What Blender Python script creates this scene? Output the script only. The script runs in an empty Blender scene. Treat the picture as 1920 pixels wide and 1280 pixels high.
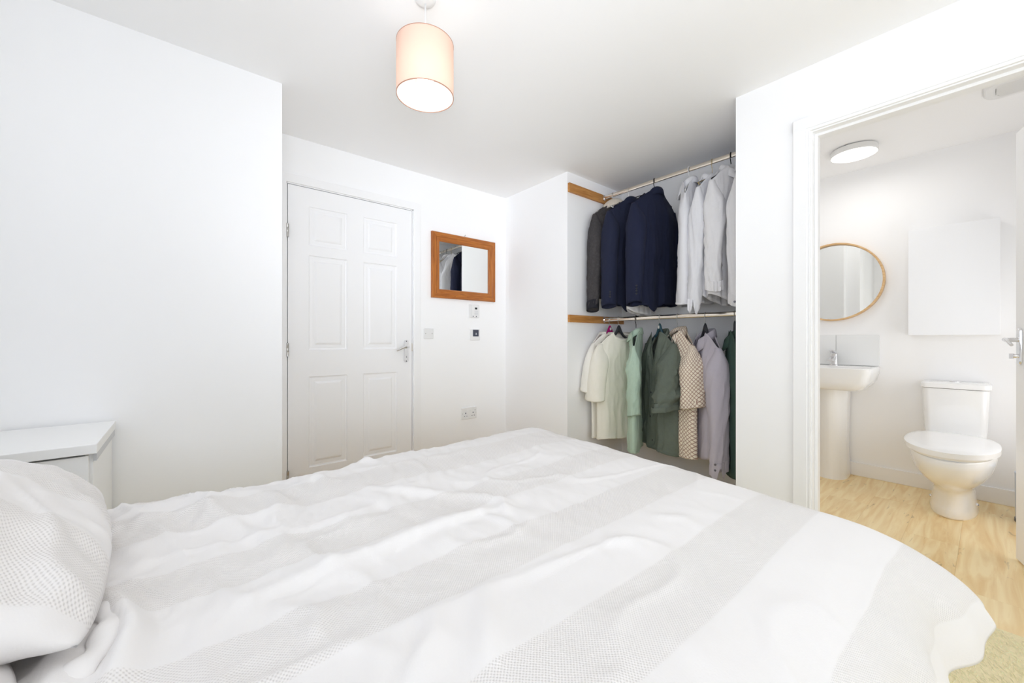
import bpy, bmesh, math, random
import numpy as np
from math import sin, cos, pi, radians

sc = bpy.context.scene
C = sc.collection

# ------------------------------------------------------------------ camera, world, lights, exposure
CAM_Z = 1.025
cam_d = bpy.data.cameras.new('camera')
cam = bpy.data.objects.new('camera', cam_d)
C.objects.link(cam)
cam.location = (0, 0, CAM_Z)
cam.rotation_euler = (radians(90), 0, radians(-39.7))
cam_d.sensor_width = 36.0
cam_d.lens = 744.0 / 1920.0 * 36.0
cam_d.shift_y = -4.0 / 1920.0
cam_d.clip_start = 0.02
sc.camera = cam

world = bpy.data.worlds.new('sky')
sc.world = world
world.use_nodes = True
wb = world.node_tree.nodes['Background']
wb.inputs[0].default_value = (0.86, 0.93, 1.0, 1)
wb.inputs[1].default_value = 0.6


def area_light(name, loc, rot, sx, sy, power, color, spread=180):
    d = bpy.data.lights.new(name, 'AREA')
    d.shape = 'RECTANGLE'
    d.size, d.size_y = sx, sy
    d.energy = power
    d.color = color
    d.spread = radians(spread)
    o = bpy.data.objects.new(name, d)
    C.objects.link(o)
    o.location = loc
    o.rotation_euler = rot
    return o


# daylight entering by the windows behind the camera and beside the bed head, plus an added bedhead fill
DAY = (0.825, 0.89, 1.0)
area_light('daylight_window_south', (0.35, -2.72, 1.42), (radians(90), 0, 0), 2.1, 1.4, 23.5, DAY, 160)
area_light('daylight_window_west', (-0.92, -0.40, 1.50), (0, radians(-95), radians(28)), 1.2, 1.2, 4.6, DAY, 80)
area_light('bedhead_fill', (-0.92, 1.00, 1.62), (0, radians(-90), 0), 1.0, 1.3, 5.4, DAY, 160)  # added fill that brightens the recess and far walls
# unseen fill lamps added beside the viewpoint to lift the far corner and ceiling
area_light('far_corner_fill', (0.0, -0.30, 1.15), (radians(90 + 12), 0, radians(-30)), 0.8, 0.8, 3.4, (0.86, 0.91, 1.0), 56)
area_light('ceiling_fill', (0.30, -0.30, 1.20), (radians(180 - 15), 0, radians(-30)), 0.9, 0.9, 11.5, (0.86, 0.91, 1.0), 150)
# soft fill added to brighten the bathroom; no window stands there
area_light('bathroom_fill', (3.15, -0.58, 1.05), (radians(98), 0, 0), 1.0, 1.3, 5.2, (0.95, 0.97, 1.0), 160)

sc.view_settings.view_transform = 'Standard'
sc.view_settings.look = 'None'
sc.view_settings.gamma = 1.0
sc.view_settings.use_curve_mapping = False
sc.view_settings.exposure = 0.27
sc.cycles.max_bounces = 14
sc.cycles.diffuse_bounces = 10
sc.cycles.glossy_bounces = 6
sc.cycles.transmission_bounces = 8
sc.cycles.sample_clamp_indirect = 6.0
sc.cycles.caustics_reflective = False
sc.cycles.caustics_refractive = False
sc.cycles.use_denoising = True

rng = np.random.default_rng(7)


# ------------------------------------------------------------------ materials
def srgb(r, g, b):
    def f(c):
        c /= 255.0
        return c / 12.92 if c <= 0.04045 else ((c + 0.055) / 1.055) ** 2.4
    return (f(r), f(g), f(b), 1.0)


def new_mat(name):
    m = bpy.data.materials.new(name)
    m.use_nodes = True
    nt = m.node_tree
    return m, nt, nt.nodes['Principled BSDF']


def node(nt, typ, **kw):
    n = nt.nodes.new(typ)
    for k, v in kw.items():
        setattr(n, k, v)
    return n


def plain(name, col, rough=0.5, metal=0.0, noise=0.0, scale=40, bump=0.0, bscale=200, coat=0.0, spec=None):
    m, nt, b = new_mat(name)
    b.inputs['Base Color'].default_value = col
    b.inputs['Roughness'].default_value = rough
    b.inputs['Metallic'].default_value = metal
    if coat:
        b.inputs['Coat Weight'].default_value = coat
        b.inputs['Coat Roughness'].default_value = 0.06
    if spec is not None:
        b.inputs['Specular IOR Level'].default_value = spec
    tc = node(nt, 'ShaderNodeTexCoord')
    if noise:
        n = node(nt, 'ShaderNodeTexNoise')
        n.inputs['Scale'].default_value = scale
        n.inputs['Detail'].default_value = 5
        nt.links.new(tc.outputs['Object'], n.inputs['Vector'])
        mx = node(nt, 'ShaderNodeMix', data_type='RGBA')
        mx.inputs[6].default_value = tuple(c * (1 - noise) for c in col[:3]) + (1,)
        mx.inputs[7].default_value = tuple(min(1, c * (1 + noise)) for c in col[:3]) + (1,)
        nt.links.new(n.outputs['Fac'], mx.inputs[0])
        nt.links.new(mx.outputs[2], b.inputs['Base Color'])
    if bump:
        n2 = node(nt, 'ShaderNodeTexNoise')
        n2.inputs['Scale'].default_value = bscale
        n2.inputs['Detail'].default_value = 3
        nt.links.new(tc.outputs['Object'], n2.inputs['Vector'])
        bp = node(nt, 'ShaderNodeBump')
        bp.inputs['Strength'].default_value = bump
        bp.inputs['Distance'].default_value = 0.002
        nt.links.new(n2.outputs['Fac'], bp.inputs['Height'])
        nt.links.new(bp.outputs['Normal'], b.inputs['Normal'])
    return m


def fabric(name, col, var=0.12, vscale=60, weave=900, bump=0.25, rough=0.85, trans=0.0):
    """woven cloth: fine weave relief, mottled colour, a little sheen"""
    m, nt, b = new_mat(name)
    b.inputs['Roughness'].default_value = rough
    b.inputs['Specular IOR Level'].default_value = 0.15
    b.inputs['Sheen Weight'].default_value = 0.12 if max(col[:3]) > 0.2 else 0.02
    tc = node(nt, 'ShaderNodeTexCoord')
    n = node(nt, 'ShaderNodeTexNoise')
    n.inputs['Scale'].default_value = vscale
    n.inputs['Detail'].default_value = 8
    n.inputs['Roughness'].default_value = 0.7
    nt.links.new(tc.outputs['Object'], n.inputs['Vector'])
    mx = node(nt, 'ShaderNodeMix', data_type='RGBA')
    mx.inputs[6].default_value = tuple(c * (1 - var) for c in col[:3]) + (1,)
    mx.inputs[7].default_value = tuple(min(1, c * (1 + var)) for c in col[:3]) + (1,)
    nt.links.new(n.outputs['Fac'], mx.inputs[0])
    nt.links.new(mx.outputs[2], b.inputs['Base Color'])
    w = node(nt, 'ShaderNodeTexWave', wave_type='BANDS', bands_direction='DIAGONAL')
    w.inputs['Scale'].default_value = weave / 6.28
    nt.links.new(tc.outputs['UV'], w.inputs['Vector'])
    ad = node(nt, 'ShaderNodeMath', operation='ADD')
    nt.links.new(w.outputs['Fac'], ad.inputs[0])
    nt.links.new(n.outputs['Fac'], ad.inputs[1])
    bp = node(nt, 'ShaderNodeBump')
    bp.inputs['Strength'].default_value = bump
    bp.inputs['Distance'].default_value = 0.0015
    nt.links.new(ad.outputs[0], bp.inputs['Height'])
    nt.links.new(bp.outputs['Normal'], b.inputs['Normal'])
    if trans:
        tr = node(nt, 'ShaderNodeBsdfTranslucent')
        nt.links.new(mx.outputs[2], tr.inputs['Color'])
        ms = node(nt, 'ShaderNodeMixShader')
        ms.inputs[0].default_value = trans
        out = nt.nodes['Material Output']
        nt.links.new(b.outputs[0], ms.inputs[1])
        nt.links.new(tr.outputs[0], ms.inputs[2])
        nt.links.new(ms.outputs[0], out.inputs['Surface'])
    return m


def emissive(name, col, strength):
    m, nt, b = new_mat(name)
    b.inputs['Base Color'].default_value = col
    b.inputs['Emission Color'].default_value = col
    b.inputs['Emission Strength'].default_value = strength
    return m


def wood(name, light, dark, scale=6.0, axis=0, rough=0.45, knots=0.0, vary=0.0):
    """straight grain along the object's given axis, streaks and optional knots"""
    m, nt, b = new_mat(name)
    b.inputs['Roughness'].default_value = rough
    tc = node(nt, 'ShaderNodeTexCoord')
    mp = node(nt, 'ShaderNodeMapping')
    s = [14.0, 14.0, 14.0]
    s[axis] = 1.2
    mp.inputs['Scale'].default_value = s
    oi = node(nt, 'ShaderNodeObjectInfo')
    off = node(nt, 'ShaderNodeVectorMath', operation='SCALE')
    off.inputs[0].default_value = (7.0, 13.0, 5.0)
    nt.links.new(oi.outputs['Random'], off.inputs['Scale'])
    nt.links.new(tc.outputs['Object'], mp.inputs['Vector'])
    nt.links.new(off.outputs[0], mp.inputs['Location'])
    n = node(nt, 'ShaderNodeTexNoise')
    n.inputs['Scale'].default_value = scale
    n.inputs['Detail'].default_value = 7
    n.inputs['Distortion'].default_value = 1.1
    nt.links.new(mp.outputs[0], n.inputs['Vector'])
    cr = node(nt, 'ShaderNodeValToRGB')
    cr.color_ramp.elements[0].position = 0.32
    cr.color_ramp.elements[0].color = dark
    cr.color_ramp.elements[1].position = 0.62
    cr.color_ramp.elements[1].color = light
    nt.links.new(n.outputs['Fac'], cr.inputs[0])
    last = cr.outputs[0]
    if knots:
        mp2 = node(nt, 'ShaderNodeMapping')
        s2 = [9.0, 9.0, 9.0]
        s2[axis] = 2.2
        mp2.inputs['Scale'].default_value = s2
        nt.links.new(off.outputs[0], mp2.inputs['Location'])
        nt.links.new(tc.outputs['Object'], mp2.inputs['Vector'])
        n2 = node(nt, 'ShaderNodeTexNoise')
        n2.inputs['Scale'].default_value = 1.6
        n2.inputs['Detail'].default_value = 4
        n2.inputs['Distortion'].default_value = 2.2
        nt.links.new(mp2.outputs[0], n2.inputs['Vector'])
        cr2 = node(nt, 'ShaderNodeValToRGB')
        cr2.color_ramp.elements[0].position = 0.645
        cr2.color_ramp.elements[0].color = (0, 0, 0, 1)
        cr2.color_ramp.elements[1].position = 0.72
        cr2.color_ramp.elements[1].color = (knots, knots, knots, 1)
        nt.links.new(n2.outputs['Fac'], cr2.inputs[0])
        mx = node(nt, 'ShaderNodeMix', data_type='RGBA')
        mx.inputs[7].default_value = tuple(c * 0.45 for c in dark[:3]) + (1,)
        nt.links.new(cr2.outputs[0], mx.inputs[0])
        nt.links.new(last, mx.inputs[6])
        last = mx.outputs[2]
    if vary:
        hs = node(nt, 'ShaderNodeHueSaturation')
        mr = node(nt, 'ShaderNodeMapRange')
        mr.inputs['To Min'].default_value = 1 - vary
        mr.inputs['To Max'].default_value = 1 + vary
        nt.links.new(oi.outputs['Random'], mr.inputs['Value'])
        nt.links.new(mr.outputs[0], hs.inputs['Value'])
        nt.links.new(last, hs.inputs['Color'])
        last = hs.outputs[0]
    nt.links.new(last, b.inputs['Base Color'])
    bp = node(nt, 'ShaderNodeBump')
    bp.inputs['Strength'].default_value = 0.12
    bp.inputs['Distance'].default_value = 0.001
    nt.links.new(n.outputs['Fac'], bp.inputs['Height'])
    nt.links.new(bp.outputs['Normal'], b.inputs['Normal'])
    return m


def math_n(nt, op, a, b_=None, c_=None):
    n = node(nt, 'ShaderNodeMath', operation=op)
    for i, v in enumerate((a, b_, c_)):
        if v is None:
            continue
        if isinstance(v, (int, float)):
            n.inputs[i].default_value = v
        else:
            nt.links.new(v, n.inputs[i])
    return n.outputs[0]


def striped_cotton(name, smooth_col, waffle_col, pit_col):
    """bed linen: smooth bands alternate with waffle-woven bands; UV in metres (u along the bed, v across)"""
    m, nt, b = new_mat(name)
    b.inputs['Roughness'].default_value = 0.9
    b.inputs['Specular IOR Level'].default_value = 0.1
    b.inputs['Sheen Weight'].default_value = 0.1
    tc = node(nt, 'ShaderNodeTexCoord')
    sep = node(nt, 'ShaderNodeSeparateXYZ')
    nt.links.new(tc.outputs['UV'], sep.inputs[0])
    u, v = sep.outputs[0], sep.outputs[1]
    k = math_n(nt, 'FRACT', math_n(nt, 'DIVIDE', math_n(nt, 'SUBTRACT', v, 0.272), 0.2825))
    # band: 0..0.485 of the period is waffle
    edge = math_n(nt, 'MULTIPLY', math_n(nt, 'SUBTRACT', 0.2425, math_n(nt, 'ABSOLUTE', math_n(nt, 'SUBTRACT', k, 0.2425))), 60.0)
    band = node(nt, 'ShaderNodeClamp')
    nt.links.new(edge, band.inputs[0])
    # staggered pits 5.6 mm apart
    P, Q = 0.0056, 0.0056
    cu = math_n(nt, 'COSINE', math_n(nt, 'MULTIPLY', u, 2 * pi / P))
    cv = math_n(nt, 'COSINE', math_n(nt, 'MULTIPLY', v, 2 * pi / Q))
    su = math_n(nt, 'SINE', math_n(nt, 'MULTIPLY', u, pi / P))
    pit = math_n(nt, 'MULTIPLY', math_n(nt, 'ADD', math_n(nt, 'MULTIPLY', cu, cv), 1.0), 0.5)
    pit = math_n(nt, 'POWER', pit, 2.6)
    pm = math_n(nt, 'MULTIPLY', pit, band.outputs[0])
    # linen slub over everything
    ns = node(nt, 'ShaderNodeTexNoise')
    ns.inputs['Scale'].default_value = 260
    ns.inputs['Detail'].default_value = 3
    nt.links.new(tc.outputs['UV'], ns.inputs['Vector'])
    c1 = node(nt, 'ShaderNodeMix', data_type='RGBA')
    c1.inputs[6].default_value = smooth_col
    c1.inputs[7].default_value = waffle_col
    nt.links.new(band.outputs[0], c1.inputs[0])
    c2 = node(nt, 'ShaderNodeMix', data_type='RGBA')
    c2.inputs[7].default_value = pit_col
    nt.links.new(pm, c2.inputs[0])
    nt.links.new(c1.outputs[2], c2.inputs[6])
    nt.links.new(c2.outputs[2], b.inputs['Base Color'])
    h = math_n(nt, 'ADD', math_n(nt, 'MULTIPLY', pm, -1.0), math_n(nt, 'MULTIPLY', ns.outputs['Fac'], 0.35))
    bp = node(nt, 'ShaderNodeBump')
    bp.inputs['Strength'].default_value = 0.5
    bp.inputs['Distance'].default_value = 0.0016
    nt.links.new(h, bp.inputs['Height'])
    nt.links.new(bp.outputs['Normal'], b.inputs['Normal'])
    return m


def lattice_print(name, cream, brown):
    """cream shirt cloth printed with a brown diagonal lattice and small diamonds; UV in metres"""
    m, nt, b = new_mat(name)
    b.inputs['Roughness'].default_value = 0.75
    tc = node(nt, 'ShaderNodeTexCoord')
    sep = node(nt, 'ShaderNodeSeparateXYZ')
    nt.links.new(tc.outputs['UV'], sep.inputs[0])
    S = 0.026
    a = math_n(nt, 'MULTIPLY', math_n(nt, 'ADD', sep.outputs[0], sep.outputs[1]), 1 / S)
    c = math_n(nt, 'MULTIPLY', math_n(nt, 'SUBTRACT', sep.outputs[0], sep.outputs[1]), 1 / S)
    fa = math_n(nt, 'ABSOLUTE', math_n(nt, 'SUBTRACT', math_n(nt, 'FRACT', a), 0.5))
    fc = math_n(nt, 'ABSOLUTE', math_n(nt, 'SUBTRACT', math_n(nt, 'FRACT', c), 0.5))
    mxm = math_n(nt, 'MAXIMUM', fa, fc)
    mnm = math_n(nt, 'MINIMUM', fa, fc)
    line = math_n(nt, 'GREATER_THAN', mxm, 0.38)
    cross = math_n(nt, 'GREATER_THAN', mnm, 0.36)
    hole = math_n(nt, 'LESS_THAN', math_n(nt, 'ABSOLUTE', math_n(nt, 'SUBTRACT', mxm, 0.455)), 0.022)
    f = math_n(nt, 'MULTIPLY', line, math_n(nt, 'SUBTRACT', 1.0, math_n(nt, 'MULTIPLY', hole, 0.75)))
    f = math_n(nt, 'MAXIMUM', f, math_n(nt, 'MULTIPLY', cross, 0.6))
    mx = node(nt, 'ShaderNodeMix', data_type='RGBA')
    mx.inputs[6].default_value = cream
    mx.inputs[7].default_value = brown
    nt.links.new(f, mx.inputs[0])
    nt.links.new(mx.outputs[2], b.inputs['Base Color'])
    return m


M = {}
M['wall'] = plain('white_wall_paint', (0.94, 0.94, 0.945, 1), 0.7, bump=0.05, bscale=350)
M['ceiling'] = plain('white_ceiling_paint', (0.94, 0.94, 0.945, 1), 0.8, bump=0.05, bscale=300)
M['gloss'] = plain('white_satin_paint', (0.92, 0.92, 0.925, 1), 0.35)
M['door'] = plain('white_door_paint', (0.92, 0.92, 0.93, 1), 0.4, bump=0.04, bscale=300)
M['board'] = plain('white_melamine', (0.92, 0.92, 0.91, 1), 0.35)
M['boardin'] = plain('grey_drawer_side', (0.55, 0.57, 0.60, 1), 0.5)
M['plastic'] = plain('white_plastic', (0.82, 0.82, 0.815, 1), 0.35)
M['greyplastic'] = plain('pale_grey_plastic', (0.60, 0.61, 0.63, 1), 0.4)
M['slate'] = plain('slate_screen', srgb(66, 70, 84), 0.25)
M['blackplastic'] = plain('black_plastic', srgb(28, 28, 30), 0.4)
M['ceramic'] = plain('white_ceramic', (0.91, 0.91, 0.905, 1), 0.12, coat=0.4)
M['seatplastic'] = plain('white_seat_plastic', (0.90, 0.90, 0.90, 1), 0.22, coat=0.2)
M['tile'] = plain('white_glazed_tile', (0.86, 0.87, 0.87, 1), 0.12, coat=0.3)
M['grout'] = plain('pale_grout', (0.70, 0.70, 0.69, 1), 0.8)
M['chrome'] = plain('chrome', (0.80, 0.80, 0.82, 1), 0.10, metal=1.0)
M['steel'] = plain('brushed_steel', (0.55, 0.54, 0.52, 1), 0.32, metal=1.0)
M['rail'] = plain('polished_nickel_rail', (0.86, 0.79, 0.70, 1), 0.16, metal=1.0)
M['wire'] = plain('steel_wire', (0.50, 0.49, 0.47, 1), 0.3, metal=1.0)
M['brass'] = plain('brass', (0.45, 0.34, 0.16, 1), 0.35, metal=1.0)
M['glassmirror'] = plain('mirror_silver', (0.93, 0.95, 0.94, 1), 0.01, metal=1.0)
M['pine'] = wood('stained_pine', srgb(184, 112, 44), srgb(152, 84, 28), 5, 0, 0.4, knots=0.7)
M['pinev'] = wood('stained_pine_upright', srgb(184, 112, 44), srgb(152, 84, 28), 5, 2, 0.4, knots=0.7)
M['oakring'] = wood('pale_oak_ring', srgb(222, 188, 142), srgb(202, 160, 108), 5, 1, 0.5)
M['beech'] = wood('beech_board', srgb(198, 142, 78), srgb(172, 114, 54), 4, 0, 0.5)
M['plank'] = wood('oak_plank', srgb(254, 234, 188), srgb(238, 206, 150), 1.7, 0, 0.42, knots=0.6, vary=0.04)
M['carpet'] = plain('straw_carpet', srgb(244, 226, 186), 0.95, noise=0.2, scale=160, bump=0.8, bscale=500)
M['strand'] = plain('straw_strand', srgb(250, 234, 198), 0.9, noise=0.25, scale=30)
M['subfloor'] = plain('subfloor', srgb(190, 158, 108), 0.9)
M['duvet'] = striped_cotton('striped_duvet_cotton', (0.81, 0.79, 0.778, 1), (0.82, 0.795, 0.776, 1), (0.665, 0.64, 0.62, 1))
M['duvetplain'] = fabric('plain_duvet_cotton', (0.81, 0.79, 0.778, 1), 0.03, 40, 1200, 0.15)
M['sheet'] = fabric('white_sheet', (0.80, 0.80, 0.80, 1), 0.04)
M['mattress'] = fabric('mattress_ticking', (0.78, 0.78, 0.77, 1), 0.05)
M['divan'] = fabric('oatmeal_divan', srgb(190, 182, 172), 0.08)
M['bin'] = plain('pale_blue_grey_plastic', srgb(190, 198, 212), 0.4)
M['binbase'] = plain('dark_grey_plastic', srgb(96, 98, 104), 0.5)
M['bulb'] = emissive('lit_bulb', (1.0, 0.93, 0.82, 1), 5.0)
M['diffuser'] = emissive('lit_diffuser', (1.0, 0.99, 0.97, 1), 1.8)
M['void'] = plain('dark_gap', srgb(80, 74, 66), 0.9)
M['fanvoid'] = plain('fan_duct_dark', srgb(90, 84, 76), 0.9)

# garments
M['denim'] = fabric('washed_black_denim', srgb(74, 71, 72), 0.6, 60, 1400, 0.6, 0.9)
M['denimcuff'] = fabric('worn_black_denim', srgb(48, 48, 54), 0.75, 90, 1400, 0.9, 0.9)
M['sherpa'] = fabric('cream_sherpa', srgb(214, 204, 190), 0.12, 140, 400, 0.9, 0.95)
M['navy'] = fabric('navy_wool', srgb(36, 40, 60), 0.16, 160, 2200, 0.25, 0.85)
M['navydeep'] = fabric('deep_navy_wool', srgb(33, 37, 58), 0.14, 160, 2200, 0.25, 0.85)
M['white'] = fabric('white_cotton', (0.82, 0.82, 0.85, 1), 0.03, 30, 1600, 0.1, 0.8, trans=0.12)
M['whitewarm'] = fabric('soft_white_cotton', (0.80, 0.79, 0.80, 1), 0.04, 30, 1600, 0.1, 0.8, trans=0.12)
M['cream'] = fabric('cream_cotton', srgb(247, 243, 231), 0.03, 30, 1600, 0.12, 0.85, trans=0.1)
M['ivory'] = fabric('ivory_cotton', srgb(249, 246, 238), 0.03, 30, 1600, 0.12, 0.85, trans=0.1)
M['sage'] = fabric('sage_green_cotton', srgb(180, 202, 184), 0.06, 40, 1500, 0.12, 0.85)
M['olive'] = fabric('dark_olive_linen', srgb(104, 112, 102), 0.2, 45, 1200, 0.35, 0.9)
M['lilac'] = fabric('pale_lilac_linen', srgb(192, 186, 196), 0.06, 60, 1300, 0.2, 0.85, trans=0.08)
M['forest'] = fabric('forest_green_cotton', srgb(62, 82, 74), 0.10, 60, 1500, 0.15, 0.85)
M['lattice'] = lattice_print('brown_lattice_print', srgb(240, 230, 212), srgb(140, 92, 70))
M['magenta'] = fabric('magenta_satin', srgb(168, 10, 110), 0.2, 40, 900, 0.2, 0.5)
M['teal'] = plain('dark_teal_plastic', srgb(38, 72, 84), 0.35)
M['darkhanger'] = plain('charcoal_plastic', srgb(52, 53, 58), 0.4)
M['buttonblack'] = plain('black_button', srgb(22, 22, 26), 0.3)
M['buttongrey'] = plain('grey_button', srgb(100, 98, 108), 0.3)
M['label'] = plain('woven_white_label', srgb(225, 222, 215), 0.8)


def lampshade_mat():
    m, nt, b = new_mat('peach_linen_shade')
    nt.nodes.remove(b)
    out = nt.nodes['Material Output']
    tc = node(nt, 'ShaderNodeTexCoord')
    mp = node(nt, 'ShaderNodeMapping')
    mp.inputs['Scale'].default_value = (600, 1000, 1)
    nt.links.new(tc.outputs['UV'], mp.inputs[0])
    n = node(nt, 'ShaderNodeTexNoise')
    n.inputs['Scale'].default_value = 1.0
    n.inputs['Detail'].default_value = 3
    nt.links.new(mp.outputs[0], n.inputs['Vector'])
    cr = node(nt, 'ShaderNodeValToRGB')
    cr.color_ramp.elements[0].position = 0.35
    cr.color_ramp.elements[0].color = srgb(220, 178, 160)
    cr.color_ramp.elements[1].position = 0.65
    cr.color_ramp.elements[1].color = srgb(240, 208, 192)
    nt.links.new(n.outputs['Fac'], cr.inputs[0])
    d = node(nt, 'ShaderNodeBsdfDiffuse')
    t = node(nt, 'ShaderNodeBsdfTranslucent')
    nt.links.new(cr.outputs[0], d.inputs['Color'])
    t.inputs["Color"].default_value = (1.0, 0.90, 0.82, 1)
    ms = node(nt, 'ShaderNodeMixShader')
    ms.inputs[0].default_value = 0.42
    nt.links.new(d.outputs[0], ms.inputs[1])
    nt.links.new(t.outputs[0], ms.inputs[2])
    nt.links.new(ms.outputs[0], out.inputs['Surface'])
    return m


M['shade'] = lampshade_mat()
m_, nt_, b_ = new_mat('shade_lining')
tr_ = node(nt_, 'ShaderNodeBsdfTranslucent')
tr_.inputs['Color'].default_value = (0.95, 0.93, 0.9, 1)
df_ = node(nt_, 'ShaderNodeBsdfDiffuse')
df_.inputs['Color'].default_value = (0.92, 0.91, 0.9, 1)
mx_ = node(nt_, 'ShaderNodeMixShader')
mx_.inputs[0].default_value = 0.35
nt_.links.new(df_.outputs[0], mx_.inputs[1])
nt_.links.new(tr_.outputs[0], mx_.inputs[2])
nt_.links.new(mx_.outputs[0], nt_.nodes['Material Output'].inputs['Surface'])
M['lining'] = m_


# ------------------------------------------------------------------ object helpers
def link_mesh(name, verts, faces, mat, parent=None, smooth=False, uvs=None, bevel=0.0, solid=0.0, angle=None, loc=None):
    me = bpy.data.meshes.new(name)
    me.from_pydata([tuple(map(float, v)) for v in verts], [], [tuple(f) for f in faces])
    me.update()
    if uvs is not None:
        ul = me.uv_layers.new(name='UVMap')
        li = np.empty(len(me.loops), dtype=np.int32)
        me.loops.foreach_get('vertex_index', li)
        arr = np.asarray(uvs, dtype=np.float32)[li]
        ul.data.foreach_set('uv', arr.ravel())
    if smooth:
        me.polygons.foreach_set('use_smooth', [True] * len(me.polygons))
        if angle is not None:
            try:
                me.set_sharp_from_angle(angle=radians(angle))
            except Exception:
                pass
    me.materials.append(mat)
    o = bpy.data.objects.new(name, me)
    C.objects.link(o)
    if parent is not None:
        o.parent = parent
    if loc is not None:
        o.location = loc
    if bevel:
        md = o.modifiers.new('bevel', 'BEVEL')
        md.width = bevel
        md.segments = 2
        md.limit_method = 'ANGLE'
        md.angle_limit = radians(40)
    if solid:
        md = o.modifiers.new('thickness', 'SOLIDIFY')
        md.thickness = solid
        md.offset = -1
    return o


class MB:
    """collects simple solids in world (or local) coordinates and links them as one mesh"""

    def __init__(self):
        self.v, self.f = [], []

    def add(self, vs, fs):
        n = len(self.v)
        self.v += [tuple(map(float, p)) for p in vs]
        self.f += [tuple(i + n for i in q) for q in fs]
        return self

    def box(self, x0, x1, y0, y1, z0, z1):
        vs = [(x0, y0, z0), (x1, y0, z0), (x1, y1, z0), (x0, y1, z0), (x0, y0, z1), (x1, y0, z1), (x1, y1, z1), (x0, y1, z1)]
        return self.add(vs, [(0, 3, 2, 1), (4, 5, 6, 7), (0, 1, 5, 4), (1, 2, 6, 5), (2, 3, 7, 6), (3, 0, 4, 7)])

    def loft(self, rings, cap=True, closed=True):
        n = len(rings[0])
        vs = [p for r in rings for p in r]
        fs = []
        for i in range(len(rings) - 1):
            for j in range(n if closed else n - 1):
                a, b = i * n + j, i * n + (j + 1) % n
                fs.append((a, b, b + n, a + n))
        if cap:
            fs.append(tuple(range(n - 1, -1, -1)))
            k = (len(rings) - 1) * n
            fs.append(tuple(k + j for j in range(n)))
        return self.add(vs, fs)

    def tube(self, pts, r, n=12, cap=True, rx=None):
        pts = [np.array(p, float) for p in pts]
        rs = r if hasattr(r, '__len__') else [r] * len(pts)
        rings = []
        prev = None
        for i, p in enumerate(pts):
            t = pts[min(i + 1, len(pts) - 1)] - pts[max(i - 1, 0)]
            t /= np.linalg.norm(t) + 1e-12
            if prev is None:
                a = np.array((0, 0, 1.0)) if abs(t[2]) < 0.9 else np.array((1.0, 0, 0))
                u = np.cross(t, a)
            else:
                u = prev - t * np.dot(prev, t)
            u /= np.linalg.norm(u) + 1e-12
            w = np.cross(t, u)
            prev = u
            rings.append([p + rs[i] * (cos(2 * pi * k / n) * u + sin(2 * pi * k / n) * w) for k in range(n)])
        return self.loft(rings, cap)

    def lathe(self, c, prof, n=40, axis='z', cap=False):
        rings = []
        for r, h in prof:
            ring = []
            for k in range(n):
                a = 2 * pi * k / n
                if axis == 'z':
                    ring.append((c[0] + r * cos(a), c[1] + r * sin(a), c[2] + h))
                elif axis == 'x':
                    ring.append((c[0] + h, c[1] + r * cos(a), c[2] + r * sin(a)))
                else:
                    ring.append((c[0] + r * sin(a), c[1] + h, c[2] + r * cos(a)))
            rings.append(ring)
        return self.loft(rings, cap)

    def build(self, name, mat, parent=None, base=None, **kw):
        v = np.array(self.v)
        if base is None and parent is not None:
            base = world_loc(parent)
        if base is not None:
            v = v - np.array(base)
        return link_mesh(name, v, self.f, mat, parent, **kw)


def world_loc(o):
    p = np.zeros(3)
    while o is not None:
        p += np.array(o.location)
        o = o.parent
    return p


def tag(o, label=None, cat=None, group=None, kind=None):
    if label:
        o['label'] = label
    if cat:
        o['category'] = cat
    if group:
        o['group'] = group
    if kind:
        o['kind'] = kind
    return o


def thing(name, loc, label, cat, group=None, rotz=0.0, kind=None):
    o = bpy.data.objects.new(name, None)
    C.objects.link(o)
    o.empty_display_size = 0.05
    o.location = loc
    o.rotation_euler = (0, 0, rotz)
    return tag(o, label, cat, group, kind)


def rounded_rect(cx, cy, hx, hy, r, n=6):
    pts = []
    for (sx, sy, a0) in ((1, 1, 0), (-1, 1, pi / 2), (-1, -1, pi), (1, -1, 3 * pi / 2)):
        for k in range(n + 1):
            a = a0 + pi / 2 * k / n
            pts.append((cx + sx * (hx - r) + r * cos(a), cy + sy * (hy - r) + r * sin(a)))
    return pts


def smooth01(t):
    t = np.clip(t, 0, 1)
    return t * t * (3 - 2 * t)


_tab = np.random.default_rng(11).random((256, 256))


def vnoise(x, y, seed=0):
    x = np.asarray(x, float) + seed * 17.3
    y = np.asarray(y, float) + seed * 9.7
    xi, yi = np.floor(x).astype(int), np.floor(y).astype(int)
    fx, fy = smooth01(x - xi), smooth01(y - yi)
    g = lambda a, b: _tab[a % 256, b % 256]
    return (g(xi, yi) * (1 - fx) * (1 - fy) + g(xi + 1, yi) * fx * (1 - fy) + g(xi, yi + 1) * (1 - fx) * fy + g(xi + 1, yi + 1) * fx * fy) * 2 - 1


# ------------------------------------------------------------------ room shell
HC = 2.30
XE, XE2 = 2.25, 2.36
YL, YD = 2.256, 2.80
XL = 0.382
CN, CS, CB = 2.052, 0.858, 2.95            # wardrobe recess: north side, south side, back
BX, BN, BS = 3.92, 1.25, -0.62             # bathroom: back wall, north, south
WX, SY = -1.0, -2.8                        # west wall and south wall of the bedroom
DY0, DY1 = -0.275, 0.525                   # bathroom doorway


def struct(name, mb, mat, label, cat='wall', **kw):
    o = mb.build(name, mat, **kw)
    return tag(o, label, cat, kind='structure')


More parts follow.
